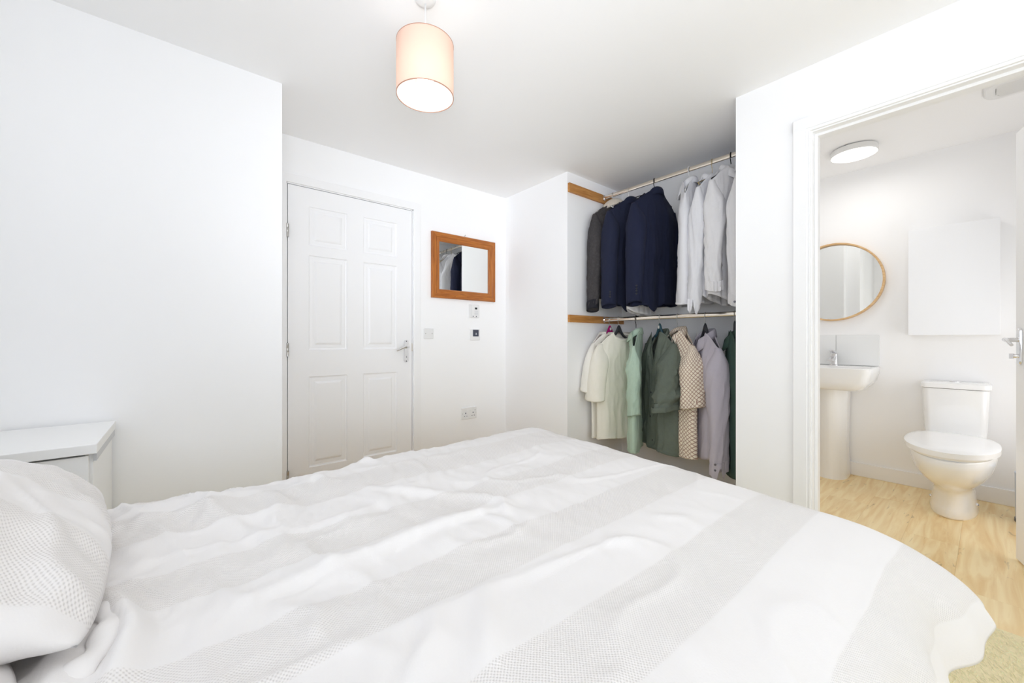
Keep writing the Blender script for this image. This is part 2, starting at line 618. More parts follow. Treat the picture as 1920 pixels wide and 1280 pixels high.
struct('ceiling', MB().box(WX - 0.1, BX + 0.1, SY - 0.1, 2.9, HC, HC + 0.1), M['ceiling'],
       'plain white ceiling running over bedroom, wardrobe recess and bathroom', 'ceiling')
struct('wall_left', MB().box(WX - 0.1, XL, YL, 2.9, 0, HC), M['wall'], 'white wall projecting on the left beside the bed')
w = MB()
w.box(XL, 0.50, YD, 2.9, 0, HC).box(1.345, XE, YD, 2.9, 0, HC).box(0.50, 1.345, YD, 2.9, 2.005, HC)
struct('wall_back', w, M['wall'], 'white wall holding the panelled bedroom door and pine mirror')
w = MB()
w.box(XE, CB + 0.1, CN, 2.9, 0, HC)
struct('wall_right', w, M['wall'], 'white wall between bedroom door wall and the hanging clothes')
struct('wall_recess_back', MB().box(CB, CB + 0.1, CS, CN, 0, HC), M['wall'], 'white wall at the back of the wardrobe recess')
w = MB()
w.box(XE, XE2, DY1 + 0.018, CS, 0, HC).box(XE2, CB + 0.1, 0.76, CS, 0, HC)
w.box(XE, XE2, DY0 - 0.018, DY1 + 0.018, 2.02, HC).box(XE, XE2, SY, DY0 - 0.018, 0, HC)
struct('wall_doorway', w, M['wall'], 'white wall around the bathroom doorway')
struct('wall_bathroom_back', MB().box(BX, BX + 0.1, BS - 0.1, BN + 0.1, 0, HC), M['wall'], 'white bathroom wall behind the toilet and basin')
struct('wall_bathroom_north', MB().box(CB + 0.1, BX, BN, BN + 0.1, 0, HC).box(CB + 0.1, CB + 0.2, CS, BN, 0, HC), M['wall'], 'white bathroom wall on the basin side')
struct('wall_bathroom_south', MB().box(XE2, BX, BS - 0.1, BS, 0, HC), M['wall'], 'white bathroom wall behind the open door')
# south and west walls behind the camera, each with its window
SX0, SX1, SZ0, SZ1 = -0.75, 1.45, 0.68, 2.16
w = MB()
w.box(WX - 0.1, SX0, SY - 0.1, SY, 0, HC).box(SX1, XE2, SY - 0.1, SY, 0, HC)
w.box(SX0, SX1, SY - 0.1, SY, 0, SZ0).box(SX0, SX1, SY - 0.1, SY, SZ1, HC)
struct('wall_front', w, M['wall'], 'white wall with the bedroom window behind the viewpoint')
V1, V2 = (-1.0, 0.2, 0.85, 2.12), (0.35, 1.65, 1.08, 2.16)  # second opening is made up to house the bedhead fill
w = MB()
X0_, X1_ = WX - 0.1, WX
w.box(X0_, X1_, SY, V1[0], 0, HC).box(X0_, X1_, V1[1], V2[0], 0, HC).box(X0_, X1_, V2[1], YL, 0, HC)
for a, b, c, d in (V1, V2):
    w.box(X0_, X1_, a, b, 0, c).box(X0_, X1_, a, b, d, HC)
struct('wall_headside', w, M['wall'], 'white wall behind the head of the bed')


def window(name, x0, x1, y0, y1, z0, z1, label):
    """frame, mullion, pane and sill; the thin axis is the wall's thickness"""
    o = thing(name, ((x0 + x1) / 2, (y0 + y1) / 2, z0), label, 'window', kind='structure')
    f = MB()
    t = 0.05
    if x1 - x0 > y1 - y0:
        f.box(x0, x0 + t, y0, y1, z0, z1).box(x1 - t, x1, y0, y1, z0, z1).box(x0, x1, y0, y1, z0, z0 + t).box(x0, x1, y0, y1, z1 - t, z1)
        xm = (x0 + x1) / 2
        f.box(xm - t / 2, xm + t / 2, y0, y1, z0, z1)
        g = MB().box(x0 + t, x1 - t, (y0 + y1) / 2 - 0.004, (y0 + y1) / 2 + 0.004, z0 + t, z1 - t)
    else:
        f.box(x0, x1, y0, y0 + t, z0, z1).box(x0, x1, y1 - t, y1, z0, z1).box(x0, x1, y0, y1, z0, z0 + t).box(x0, x1, y0, y1, z1 - t, z1)
        g = MB().box((x0 + x1) / 2 - 0.004, (x0 + x1) / 2 + 0.004, y0 + t, y1 - t, z0 + t, z1 - t)
    f.build('window_frame', M['gloss'], o)
    g.build('pane', M['winglass'], o)


m_, nt_, b_ = new_mat('window_glass')
b_.inputs['Transmission Weight'].default_value = 1.0
b_.inputs['Roughness'].default_value = 0.0
b_.inputs['IOR'].default_value = 1.45
M['winglass'] = m_
window('window_1', SX0, SX1, SY - 0.09, SY - 0.03, SZ0, SZ1, 'wide white framed bedroom window opposite the panelled door')
window('window_2', WX - 0.09, WX - 0.03, *V1, 'white framed bedroom window in the bed-head wall, behind the viewpoint')
window('added_window', WX - 0.09, WX - 0.03, *V2, 'added white framed window over the head of the bed, housing a fill light')  # unseen window, added to go with the bedhead fill lamp

# floors: carpet in the bedroom, laid planks in the bathroom
struct('floor', MB().box(WX - 0.1, XE - 0.03, SY - 0.1, 2.9, -0.12, -0.012).box(XE - 0.03, BX + 0.1, BS - 0.1, 2.9, -0.12, -0.010), M['subfloor'],
       'floor of bedroom and bathroom with pale oak planks beyond the doorway', 'floor')
floor = bpy.data.objects['floor']
pw = 0.192
x_start = [0.0, 0.55, 0.22, 0.8, 0.38, 0.95, 0.12, 0.66, 0.3, 0.88]
row = 0
y = BS + 0.02 - 0.07
while y < BN:
    y1 = min(y + pw, BN)
    x = XE - 0.03 - x_start[row % 10] * 1.2
    while x < BX:
        a0, a1 = max(x, XE - 0.03), min(x + 1.2, BX)
        if a1 - a0 > 0.03:
            g = 0.0002
            MB().box(a0 + g, a1 - g, max(y, BS) + g, y1 - g, -0.010, 0.0).build('plank', M['plank'], floor, base=(0, 0, 0))
        x += 1.2
    y += pw
    row += 1
carpet = MB().box(WX, XE - 0.032, SY, YL, -0.012, 0.004).build('carpet', M['carpet'])
tag(carpet, 'straw-coloured coarse woven carpet on the bedroom floor', 'carpet')
# coarse loose strands of the carpet where it shows beside the bed foot
vs, fs = [], []
for i in range(9000):
    cx, cy = rng.uniform(1.35, XE - 0.05), rng.uniform(-0.55, 0.5)
    a = rng.normal(0.25, 0.35)
    L, wd = rng.uniform(0.008, 0.018), rng.uniform(0.0008, 0.0016)
    dx, dy = cos(a) * L, sin(a) * L
    px, py = -sin(a) * wd, cos(a) * wd
    n = len(vs)
    vs += [(cx - dx, cy - dy, 0.0035), (cx + px, cy + py, 0.0042), (cx + dx, cy + dy, 0.0035), (cx - px, cy - py, 0.0042), (cx, cy, 0.0068)]
    fs += [(n, n + 1, n + 4), (n + 1, n + 2, n + 4), (n + 2, n + 3, n + 4), (n + 3, n, n + 4)]
st = link_mesh('carpet_strands', vs, fs, M['strand'], carpet)
st['kind'] = 'stuff'

# baseboards
struct('baseboard_bathroom', MB().box(BX - 0.014, BX, BS, BN, 0, 0.098), M['gloss'], 'low white baseboard along the bathroom wall behind the toilet', 'baseboard', bevel=0.003)
struct('baseboard_left', MB().box(WX, XL, YL - 0.014, YL, 0, 0.1), M['gloss'], 'white baseboard under the left bedroom wall', 'baseboard', bevel=0.003)
struct('baseboard_right', MB().box(XE - 0.014, XE, CN, YD, 0, 0.1), M['gloss'], 'white baseboard between the panelled door wall and wardrobe recess', 'baseboard', bevel=0.003)
struct('baseboard_back', MB().box(1.42, XE, YD - 0.014, YD, 0, 0.1), M['gloss'], 'white baseboard under the pine mirror wall', 'baseboard', bevel=0.003)


# ------------------------------------------------------------------ bedroom door with six moulded panels
DX0, DX1, DZ0, DZ1 = 0.506, 1.337, 0.012, 1.996
FY = YD - 0.002                     # front face of the leaf
door = thing('door_1', ((DX0 + DX1) / 2, FY, DZ0), 'closed white six-panel bedroom door with chrome lever handle', 'door', kind='structure')
cols = [(0.625, 0.864), (0.972, 1.218)]
rows = [(1.63, 1.88), (0.956, 1.566), (0.20, 0.785)]
xs = [DX0, cols[0][0], cols[0][1], cols[1][0], cols[1][1], DX1]
zs = [DZ0, rows[2][0], rows[2][1], rows[1][0], rows[1][1], rows[0][0], rows[0][1], DZ1]
lf = MB()
for i in range(5):
    for j in range(7):
        if i in (1, 3) and j in (1, 3, 5):
            continue
        lf.add([(xs[i], FY, zs[j]), (xs[i + 1], FY, zs[j]), (xs[i + 1], FY, zs[j + 1]), (xs[i], FY, zs[j + 1])], [(0, 1, 2, 3)])
e = FY + 0.036
lf.add([(DX0, FY, DZ0), (DX1, FY, DZ0), (DX1, FY, DZ1), (DX0, FY, DZ1), (DX0, e, DZ0), (DX1, e, DZ0), (DX1, e, DZ1), (DX0, e, DZ1)],
       [(4, 7, 6, 5), (0, 4, 5, 1), (1, 5, 6, 2), (2, 6, 7, 3), (3, 7, 4, 0)])
lf.build('leaf', M['door'], door)
for (x0, x1) in cols:
    for (z0, z1) in rows:
        prof = [(0, 0), (0.004, 0.0075), (0.012, 0.009), (0.018, 0.0075), (0.034, 0.0075), (0.040, 0.003), (0.048, 0.0005)]
        rings = [[(x0 + i, FY + d, z0 + i), (x1 - i, FY + d, z0 + i), (x1 - i, FY + d, z1 - i), (x0 + i, FY + d, z1 - i)] for i, d in prof]
        p = MB().loft(rings, cap=False)
        n = len(p.v) - 4
        p.f.append((n, n + 1, n + 2, n + 3))
        p.build('panel', M['door'], door)
for z in (1.705, 0.96, 0.165):
    h = MB().lathe((0.502, FY - 0.010, z), [(0.0, -0.042), (0.0075, -0.041), (0.0075, -0.015), (0.0068, -0.014), (0.0075, -0.013), (0.0075, 0.013), (0.0068, 0.014), (0.0075, 0.015), (0.0075, 0.041), (0.0, 0.042)], 14)
    h.box(0.5, 0.512, FY - 0.0025, FY - 0.0002, z - 0.04, z + 0.04)
    h.build('hinge', M['steel'], door, smooth=True, angle=40)


def lever_handle(parent, turn=False):
    """backplate and lever in local metres: x along the lever (negative = towards tip), y out of the door (negative), z up; origin plate centre"""
    h = bpy.data.objects.new('handle', None)
    C.objects.link(h)
    h.parent = parent
    rr = [[(x, yy, z) for x, z in rounded_rect(0, 0, sx, 0.084 - (0.017 - sx), min(sx - 0.001, 0.0165))] for sx, yy in ((0.017, 0), (0.017, -0.004), (0.014, -0.0085))]
    MB().loft(rr).build('backplate', M['chrome'], h, base=(0, 0, 0), smooth=True, angle=35)
    pts = [(0, -0.006, 0.03), (0, -0.03, 0.03), (-0.004, -0.045, 0.030), (-0.018, -0.052, 0.031), (-0.04, -0.054, 0.029), (-0.06, -0.055, 0.022), (-0.082, -0.056, 0.012), (-0.098, -0.057, 0.007)]
    MB().tube(pts, [0.0115, 0.0095, 0.0095, 0.0092, 0.008, 0.0072, 0.0066, 0.006], 14).build('lever', M['chrome'], h, base=(0, 0, 0), smooth=True, angle=50)
    if turn:
        k = MB().lathe((0, -0.008, -0.045), [(0.009, 0.004), (0.009, -0.012), (0.006, -0.016)], 16, axis='y', cap=True)
        k.box(-0.003, 0.003, -0.034, -0.02, -0.057, -0.033)
        k.build('thumb_turn', M['chrome'], h, base=(0, 0, 0), smooth=True, angle=40)
    else:
        k = MB()
        for z in (0.074, -0.074):
            k.lathe((0, -0.0085, z), [(0.0042, 0.001), (0.0042, -0.0006), (0.0, -0.0012)], 10, axis='y')
        k.box(-0.002, 0.002, -0.0093, -0.008, -0.05, -0.037)
        k.build('screws_and_keyhole', M['blackplastic'], h, base=(0, 0, 0))
    return h


hd = lever_handle(door)
hd['label'] = 'chrome lever handle'
hd.location = (1.289 - (DX0 + DX1) / 2, 0, 0.937 - DZ0)
MB().box(1.337, 1.347, FY + 0.0005, FY + 0.03, 0.935, 0.995).build('strike_plate', M['brass'], door)
# door lining and architrave
t = MB()
t.box(0.47, 0.502, YD - 0.002, 2.9, 0, 2.03).box(1.3415, 1.372, YD - 0.002, 2.9, 0, 2.03).box(0.47, 1.372, YD - 0.002, 2.9, 2.0005, 2.03)
t.box(0.50, 1.345, FY + 0.046, 2.9, 0, 2.003)
struct('trim_1', t, M['gloss'], 'white lining of the closed panelled door', 'trim')
t = MB()
for (a, b2) in ((0.000, 0.016), (0.016, 0.011)):
    pass
t.box(0.44, 0.497, YD - 0.016, YD, 0, 2.055).box(1.347, 1.404, YD - 0.016, YD, 0, 2.055).box(0.44, 1.404, YD - 0.0161, YD, 2.006, 2.062)
struct('trim_2', t, M['gloss'], 'white architrave round the closed panelled door', 'trim', bevel=0.004)

# ------------------------------------------------------------------ bathroom doorway and its open door
t = MB()
t.box(XE - 0.004, XE2 + 0.004, DY1, DY1 + 0.022, 0, 2.021).box(XE - 0.004, XE2 + 0.004, DY0 - 0.022, DY0, 0, 2.021).box(XE - 0.0046, XE2 + 0.0046, DY0 - 0.0226, DY1 + 0.0226, 1.985, 2.022)
t.box(XE + 0.03, XE2 - 0.04, DY1 - 0.012, DY1, 0, 1.985).box(XE + 0.0294, XE2 - 0.0394, DY0, DY1, 1.973, 1.9856)
struct('trim_3', t, M['gloss'], 'white lining of the open bathroom doorway', 'trim', bevel=0.002)
t = MB()
A0, A1 = DY1 + 0.008, DY1 + 0.076
for xa, xb, i0, i1 in ((XE - 0.018, XE, 0.014, 0.068), (XE - 0.012, XE, 0.006, 0.02), (XE - 0.015, XE, 0.0, 0.008)):
    t.box(xa, xb, DY1 + 0.006 + i0, DY1 + 0.006 + i1, 0, 1.991 + i1)
    t.box(xa - 0.0002, xb, DY0 - 0.006 - i1, DY1 + 0.006 + i1, 1.991 + i0, 1.991 + i1)
    t.box(xa, xb, DY0 - 0.006 - i1, DY0 - 0.006 - i0, 0, 1.991 + i1)
struct('trim_4', t, M['gloss'], 'white moulded architrave round the open bathroom doorway', 'trim', bevel=0.0025)

hx, hy = 2.33, -0.262
fx, fy = 2.984, -0.077
ang = math.atan2(fy - hy, fx - hx)
LEN = math.hypot(fx - hx, fy - hy)
d2 = thing('door_2', (hx, hy, 0.008), 'white bathroom door standing open at the right edge', 'door', rotz=ang, kind='structure')
MB().box(0, LEN, -0.036, 0.0, 0.0, 1.975).build('leaf', M['door'], d2, base=(0, 0, 0), bevel=0.002)
h2 = lever_handle(d2, True)
h2['label'] = 'chrome lever handle with thumb turn'
h2.location = (LEN - 0.045, 0.0, 0.985)
h2.rotation_euler = (0, 0, pi)
h2.scale = (-1, 1, 1)
for z in (0.2, 1.0, 1.75):
    MB().lathe((-0.004, 0.004, z), [(0, -0.045), (0.0075, -0.044), (0.0075, 0.044), (0, 0.045)], 12).build('hinge', M['steel'], d2, base=(0, 0, 0), smooth=True, angle=40)

# ------------------------------------------------------------------ pine mirror on the door wall
MX0, MX1, MZ0, MZ1 = 1.497, 2.116, 1.353, 1.874
mir = thing('wall_mirror', ((MX0 + MX1) / 2, YD, MZ0), 'rectangular mirror in a knotty orange pine frame beside the panelled door', 'mirror')
fw = 0.072
prof = [(0.0, 0.0), (0.0, 0.020), (0.006, 0.027), (0.034, 0.027), (0.040, 0.021), (0.062, 0.018), (0.068, 0.013), (fw, 0.006)]


def mitred(parent, x0, x1, z0, z1, prof, yb, mats):
    cs = [((x0, z0), (x1, z0)), ((x1, z0), (x1, z1)), ((x1, z1), (x0, z1)), ((x0, z1), (x0, z0))]
    inn = [((1, 1), (-1, 1)), ((-1, 1), (-1, -1)), ((-1, -1), (1, -1)), ((1, -1), (1, 1))]
    for k in range(4):
        ra = [(cs[k][0][0] + inn[k][0][0] * i, yb - d, cs[k][0][1] + inn[k][0][1] * i) for i, d in prof]
        rb = [(cs[k][1][0] + inn[k][1][0] * i, yb - d, cs[k][1][1] + inn[k][1][1] * i) for i, d in prof]
        m = MB()
        n = len(prof)
        m.add(ra + rb, [(i, i + n, i + 1 + n, i + 1) for i in range(n - 1)])
        m.build('frame_rail', mats[k % 2], parent)


mitred(mir, MX0, MX1, MZ0, MZ1, prof, YD - 0.001, (M['pine'], M['pinev']))
MB().box(MX0 + fw - 0.006, MX1 - fw + 0.006, YD - 0.0075, YD - 0.001, MZ0 + fw - 0.006, MZ1 - fw + 0.006).build('mirror_glass', M['glassmirror'], mir)
MB().tube([(1.81, YD, MZ1 + 0.012), (1.81, YD - 0.012, MZ1 + 0.012), (1.81, YD - 0.014, MZ1 + 0.02)], 0.0025, 8).build('hook', M['steel'], mir)

# ------------------------------------------------------------------ wall plates
def plate(name, x0, x1, z0, z1, dep, label, cat, mat=None):
    o = thing(name, ((x0 + x1) / 2, YD, z0), label, cat)
    r = 0.006
    rr = [[(x, YD - d, z) for x, z in rounded_rect((x0 + x1) / 2, (z0 + z1) / 2, (x1 - x0) / 2 - i, (z1 - z0) / 2 - i, r)] for i, d in ((0, 0.0005), (0, dep * 0.6), (0.003, dep))]
    MB().loft(rr).build('faceplate', mat or M['plastic'], o)
    return o


o = plate('thermostat', 1.852, 1.948, 1.208, 1.318, 0.024, 'white heating thermostat with small screen directly under the pine mirror', 'thermostat')
MB().box(1.898, 1.921, YD - 0.0255, YD - 0.023, 1.278, 1.294).build('display', M['blackplastic'], o)
MB().box(1.858, 1.860, YD - 0.0255, YD - 0.022, 1.213, 1.313).build('seam', M['greyplastic'], o)
b5 = MB()
for i in range(4):
    b5.box(1.893, 1.930, YD - 0.0252, YD - 0.023, 1.262 - i * 0.010, 1.265 - i * 0.010)
b5.build('button_rows', M['greyplastic'], o)
for x in (1.880, 1.912):
    MB().box(x - 0.003, x + 0.003, YD - 0.026, YD - 0.023, 1.213, 1.223).build('button', M['slate'], o)
o = plate('heating_control', 1.862, 1.962, 1.018, 1.112, 0.012, 'white wall control with dark square screen below the thermostat', 'control panel')
MB().box(1.886, 1.944, YD - 0.0145, YD - 0.011, 1.050, 1.106).build('display', M['slate'], o, bevel=0.001)
MB().add([(1.909, YD - 0.0147, 1.066), (1.925, YD - 0.0147, 1.066), (1.917, YD - 0.0147, 1.084)], [(0, 1, 2)]).build('arrow_symbol', M['greyplastic'], o)
o = plate('blanking_plate', 1.434, 1.518, 1.029, 1.111, 0.009, 'square blank white switch plate right of the panelled door', 'wall plate')
for x in (1.448, 1.504):
    MB().lathe((x, YD - 0.009, 1.07), [(0.004, 0.002), (0.004, -0.0008), (0.0, -0.0012)], 12, axis='y').build('screw', M['steel'], o)
o = plate('power_socket', 1.777, 1.927, 0.358, 0.456, 0.010, 'white double power socket low on the door wall', 'socket')
for cx in (1.815, 1.889):
    s_ = MB()
    s_.box(cx - 0.004, cx + 0.004, YD - 0.0108, YD - 0.009, 0.404, 0.414)
    s_.box(cx - 0.015, cx - 0.008, YD - 0.0108, YD - 0.009, 0.382, 0.387).box(cx + 0.008, cx + 0.015, YD - 0.0108, YD - 0.009, 0.382, 0.387)
    s_.build('pin_holes', M['slate'], o)
    MB().box(cx + (0.016 if cx < 1.85 else -0.028), cx + (0.028 if cx < 1.85 else -0.016), YD - 0.0125, YD - 0.009, 0.415, 0.436).build('rocker_switch', M['plastic'], o, bevel=0.001)
MB().lathe((1.908, YD - 0.0098, 0.428), [(0.003, 0.001), (0.003, -0.0008), (0, -0.001)], 10, axis='y').build('indicator', M['blackplastic'], o)
for x in (1.785, 1.919):
    MB().lathe((x, YD - 0.010, 0.407), [(0.0035, 0.002), (0.0035, -0.0006), (0.0, -0.001)], 10, axis='y').build('screw', M['steel'], o)

# ------------------------------------------------------------------ pendant lamp
LX, LY = 0.70, 1.352
lamp = thing('pendant_lamp', (LX, LY, HC), 'lit ceiling pendant with a peach linen drum shade over the bed', 'lamp')
MB().lathe((LX, LY, HC), [(0.0, -0.014), (0.02, -0.014), (0.034, -0.010), (0.040, 0.0)], 28).build('ceiling_rose', M['plastic'], lamp, smooth=True)
MB().tube([(LX, LY, HC - 0.02), (LX, LY, 2.075)], 0.003, 8).build('flex', M['plastic'], lamp, smooth=True)
SR, SB, ST = 0.105, 1.935, 2.127
n = 64
rings, uv = [], []
for z in np.linspace(SB, ST, 5):
    rings.append([(LX + SR * cos(2 * pi * k / n), LY + SR * sin(2 * pi * k / n), z) for k in range(n + 1)])
    uv += [(2 * pi * k / n * SR, z) for k in range(n + 1)]
mbs = MB().loft(rings, cap=False, closed=False)
mbs.build('lamp_shade', M['shade'], lamp, smooth=True, uvs=uv)
r2 = SR - 0.0015
MB().loft([[(LX + r2 * cos(2 * pi * k / n), LY + r2 * sin(2 * pi * k / n), z) for k in range(n)] for z in (SB, ST)], cap=False).build('shade_lining', M['lining'], lamp, smooth=True)
rim_mat = plain('rose_trim', srgb(176, 132, 112), 0.7)
for z in (SB, ST):
    MB().lathe((LX, LY, z), [(SR - 0.002, -0.0012), (SR + 0.0006, -0.0012), (SR + 0.0006, 0.0012), (SR - 0.002, 0.0012), (SR - 0.002, -0.0012)], 64).build('shade_rim', rim_mat, lamp)
MB().lathe((LX, LY, 2.04), [(0.0, 0.05), (0.019, 0.05), (0.019, 0.012), (0.015, 0.0), (0.0, 0.0)], 20).build('bulb_holder', M['plastic'], lamp, smooth=True, angle=40)
sp = MB()
for k in range(3):
    a = 2 * pi * k / 3 + 0.3
    sp.tube([(LX + 0.02 * cos(a), LY + 0.02 * sin(a), 2.06), (LX + (SR - 0.003) * cos(a), LY + (SR - 0.003) * sin(a), 2.124)], 0.0014, 6)
sp.build('shade_carrier', M['plastic'], lamp)
prof = [(0.0, -0.06), (0.012, -0.058), (0.022, -0.051), (0.028, -0.04), (0.030, -0.028), (0.027, -0.012), (0.018, 0.008), (0.014, 0.024)]
MB().lathe((LX, LY, 2.02), prof, 24).build('bulb', M['bulb'], lamp, smooth=True)
bl = bpy.data.lights.new('pendant_bulb_light', 'POINT')
bl.energy = 2.3
bl.color = (1.0, 0.90, 0.78)
bl.shadow_soft_size = 0.03
bo = bpy.data.objects.new('pendant_bulb_light', bl)
C.objects.link(bo)
bo.parent = lamp
bo.location = (0, 0, 1.985 - HC)

# ------------------------------------------------------------------ bed, duvet, pillows
bed = thing('bed', (0.3, 0.75, 0), 'low divan double bed under the striped duvet', 'bed')
MB().box(-0.76, 1.24, 0.12, 1.38, 0.05, 0.30).build('divan_base', M['divan'], bed, bevel=0.02)
MB().box(-0.76, 1.24, 0.12, 1.38, 0.302, 0.535).build('mattress', M['mattress'], bed, bevel=0.05)
MB().box(-0.84, -0.76, 0.08, 1.42, 0.005, 0.95).build('headboard', M['divan'], bed, bevel=0.02)
for x in (-0.70, 1.16):
    for yy in (0.18, 1.32):
        MB().lathe((x, yy, 0.0045), [(0.022, 0.0), (0.025, 0.048)], 12, cap=True).build('leg', M['blackplastic'], bed)
MB().box(-0.755, 0.2, 0.125, 1.375, 0.537, 0.545).build('bottom_sheet', M['sheet'], bed)


def ridge(x, y, pts, h, w, asym=0.0):
    """height of a crease running along the polyline pts; asym > 0 makes one side steep"""
    best = np.full(x.shape, 1e9)
    side = np.zeros(x.shape)
    along = np.zeros(x.shape)
    tot = sum(math.dist(pts[i], pts[i + 1]) for i in range(len(pts) - 1))
    acc = 0.0
    for i in range(len(pts) - 1):
        ax, ay = pts[i]
        bx, by = pts[i + 1]
        L = math.dist(pts[i], pts[i + 1])
        ux, uy = (bx - ax) / L, (by - ay) / L
        tt = np.clip((x - ax) * ux + (y - ay) * uy, 0, L)
        dx, dy = x - ax - tt * ux, y - ay - tt * uy
        d = np.hypot(dx, dy)
        m = d < best
        best = np.where(m, d, best)
        side = np.where(m, np.sign(ux * dy - uy * dx), side)
        along = np.where(m, (acc + tt) / tot, along)
        acc += L
    ww = w * np.where(side > 0, 1 + asym, 1.0)
    taper = np.sin(np.clip(along, 0.02, 0.98) * pi) ** 0.6
    return h * taper * np.exp(-(best / ww) ** 2)


def build_duvet():
    P0, P1, Q0, Q1 = -0.17, 1.43, -0.10, 1.80
    Np, Nq = 226, 268
    p, q = np.meshgrid(np.linspace(P0, P1, Np), np.linspace(Q0, Q1, Nq), indexing='ij')
    # the stuffed corner of the cover is rounded
    ea = np.clip((p - 1.10) / (P1 - 1.10), 0, 1)
    eb = np.clip((0.36 - q) / (0.36 - Q0), 0, 1)
    p = np.where(ea > 0, 1.10 + (P1 - 1.10) * ea * (1 - 0.15 * eb ** 2), p)
    q = np.where(eb > 0, 0.36 - (0.36 - Q0) * eb * (1 - 0.15 * ea ** 2), q)
    # foot profile: cloth length past x = 1.10
    sp_ = np.array([-9.0, 1.14, 1.22, 1.28, 1.325, 1.365, 1.41, 1.52])
    fxp = np.array([-9.0, 1.14, 1.22, 1.277, 1.308, 1.322, 1.330, 1.340])
    fzp = np.array([0, 0, 0.005, 0.022, 0.054, 0.092, 0.136, 0.245])
    # near side profile, q decreasing
    sq = np.array([-0.20, -0.12, -0.05, 0.005, 0.06, 0.12, 0.19, 0.27, 0.36, 9.0])
    fyq = np.array([-0.012, -0.008, 0.004, 0.028, 0.070, 0.125, 0.192, 0.270, 0.36, 9.0])
    fzq = np.array([0.285, 0.225, 0.165, 0.115, 0.076, 0.044, 0.020, 0.006, 0, 0])
    # far side profile
    sf = np.array([-9.0, 1.26, 1.34, 1.41, 1.46, 1.52, 1.80])
    fyf = np.array([-9.0, 1.26, 1.34, 1.405, 1.44, 1.465, 1.485])
    fzf = np.array([0, 0, 0.006, 0.024, 0.055, 0.11, 0.37])

    def crv(t, a, b):
        # smooth the polylines by averaging
        r = 0
        for dlt in (-0.018, -0.009, 0, 0.009, 0.018):
            r = r + np.interp(t + dlt, a, b)
        return r / 5
    X = crv(p, sp_, fxp)
    dX = crv(p, sp_, fzp)
    Yn = crv(q, sq, fyq)
    Yf = crv(q, sf, fyf)
    Y = np.where(q < 0.8, Yn, Yf)
    dY = np.where(q < 0.8, crv(q, sq, fzq), crv(q, sf, fzf))
    drop = (dX ** 2.6 + dY ** 2.6) ** (1 / 2.6)
    Z = 0.600 - drop
    # the cover lies slightly askew: it reaches further at the far foot corner
    X = X + 0.105 * np.clip(q - 0.3, 0, 1.2) * smooth01((p - 0.7) / 0.5)
    Y = Y + (0.05 + 0.05 * smooth01((p - 0.1) / 0.8)) * smooth01((q - 1.0) / 0.35)
    # falling folds of the near side and the fanned corner
    dn = np.where(q < 0.8, dY, 0)
    amt = smooth01(dn / 0.2)
    fl = np.cos((X - 0.94) * 2 * pi / 0.40)
    Y = Y - amt * (0.020 * fl * smooth01((1.3 - X) / 0.25) + 0.005 * np.sin(X * 2 * pi / 0.13 + 0.7))
    amx = smooth01(dX / 0.2)
    X = X + amx * (0.012 * np.sin(q * 2 * pi / 0.31 + 0.4) + 0.004 * np.sin(q * 2 * pi / 0.12))
    both = np.sqrt(np.clip(amt * amx, 0, 1))
    ph = np.arctan2(dn + 1e-4, dX + 1e-4)
    X = X + both * (0.030 * np.sin(ph * 2) + 0.012 * np.sin(ph * 10.0))
    Y = Y - both * (0.012 + 0.012 * np.sin(ph * 10.0 + 0.6))
    Y = Y + 0.055 * smooth01((1.30 - p) / 0.32) * smooth01(dn / 0.16)
    # broad puff and rumples on the top
    top = 1 - smooth01(drop / 0.12)
    h = 0.008 * vnoise(p * 2.2, q * 2.4, 1) + 0.0055 * vnoise(p * 6.5 + 0.6 * q, q * 5.0, 2)
    leftness = smooth01((0.75 - p) / 0.7)
    far = smooth01((q - 0.5) / 0.6)
    h += (0.0016 + 0.0042 * leftness * far) * vnoise(p * 21 + q * 6, q * 9, 3)
    h += (0.0009 + 0.0016 * far) * vnoise(p * 46 - q * 18, q * 24, 5)
    # sharp-edged crumples (folded noise)
    cr = 1 - np.abs(vnoise(p * 8 + q * 3, q * 5.5 - p, 8))
    h += 0.008 * leftness * (0.3 + 0.7 * far) * np.clip((cr - 0.72) / 0.28, 0, 1) ** 1.5
    cr2 = 1 - np.abs(vnoise(p * 5 - q * 2, q * 7 + p, 9))
    h += 0.0045 * np.clip((cr2 - 0.8) / 0.2, 0, 1) ** 1.4
    cr3 = 1 - np.abs(vnoise(p * 15 + q * 6, q * 10 - p * 3, 12))
    h += 0.0042 * (0.25 + 0.75 * leftness) * (0.3 + 0.7 * far) * np.clip((cr3 - 0.74) / 0.26, 0, 1) ** 1.3
    h += ridge(p, q, [(0.02, 0.765), (0.22, 0.785), (0.45, 0.800), (0.64, 0.812)], 0.014, 0.016, 0.9)
    h += ridge(p, q, [(0.60, 0.96), (0.625, 0.88), (0.645, 0.815), (0.60, 0.74)], 0.013, 0.014, 0.5)
    h += ridge(p, q, [(0.56, 0.80), (0.58, 0.70), (0.56, 0.64)], 0.008, 0.012, 0.3)
    h += ridge(p, q, [(0.38, 1.16), (0.46, 1.07), (0.55, 0.98), (0.60, 0.92)], 0.008, 0.016, 0.4)
    h += ridge(p, q, [(0.16, 1.30), (0.19, 1.18), (0.17, 1.05), (0.22, 0.95)], 0.009, 0.018, 0.6)
    h += ridge(p, q, [(0.30, 1.36), (0.33, 1.26), (0.31, 1.16)], 0.008, 0.014, 0.6)
    h += ridge(p, q, [(0.02, 1.36), (0.06, 1.28), (0.05, 1.18), (0.09, 1.06)], 0.011, 0.020, 0.6)
    h += ridge(p, q, [(0.50, 1.45), (0.50, 1.36), (0.54, 1.31)], 0.009, 0.014, 0.5)
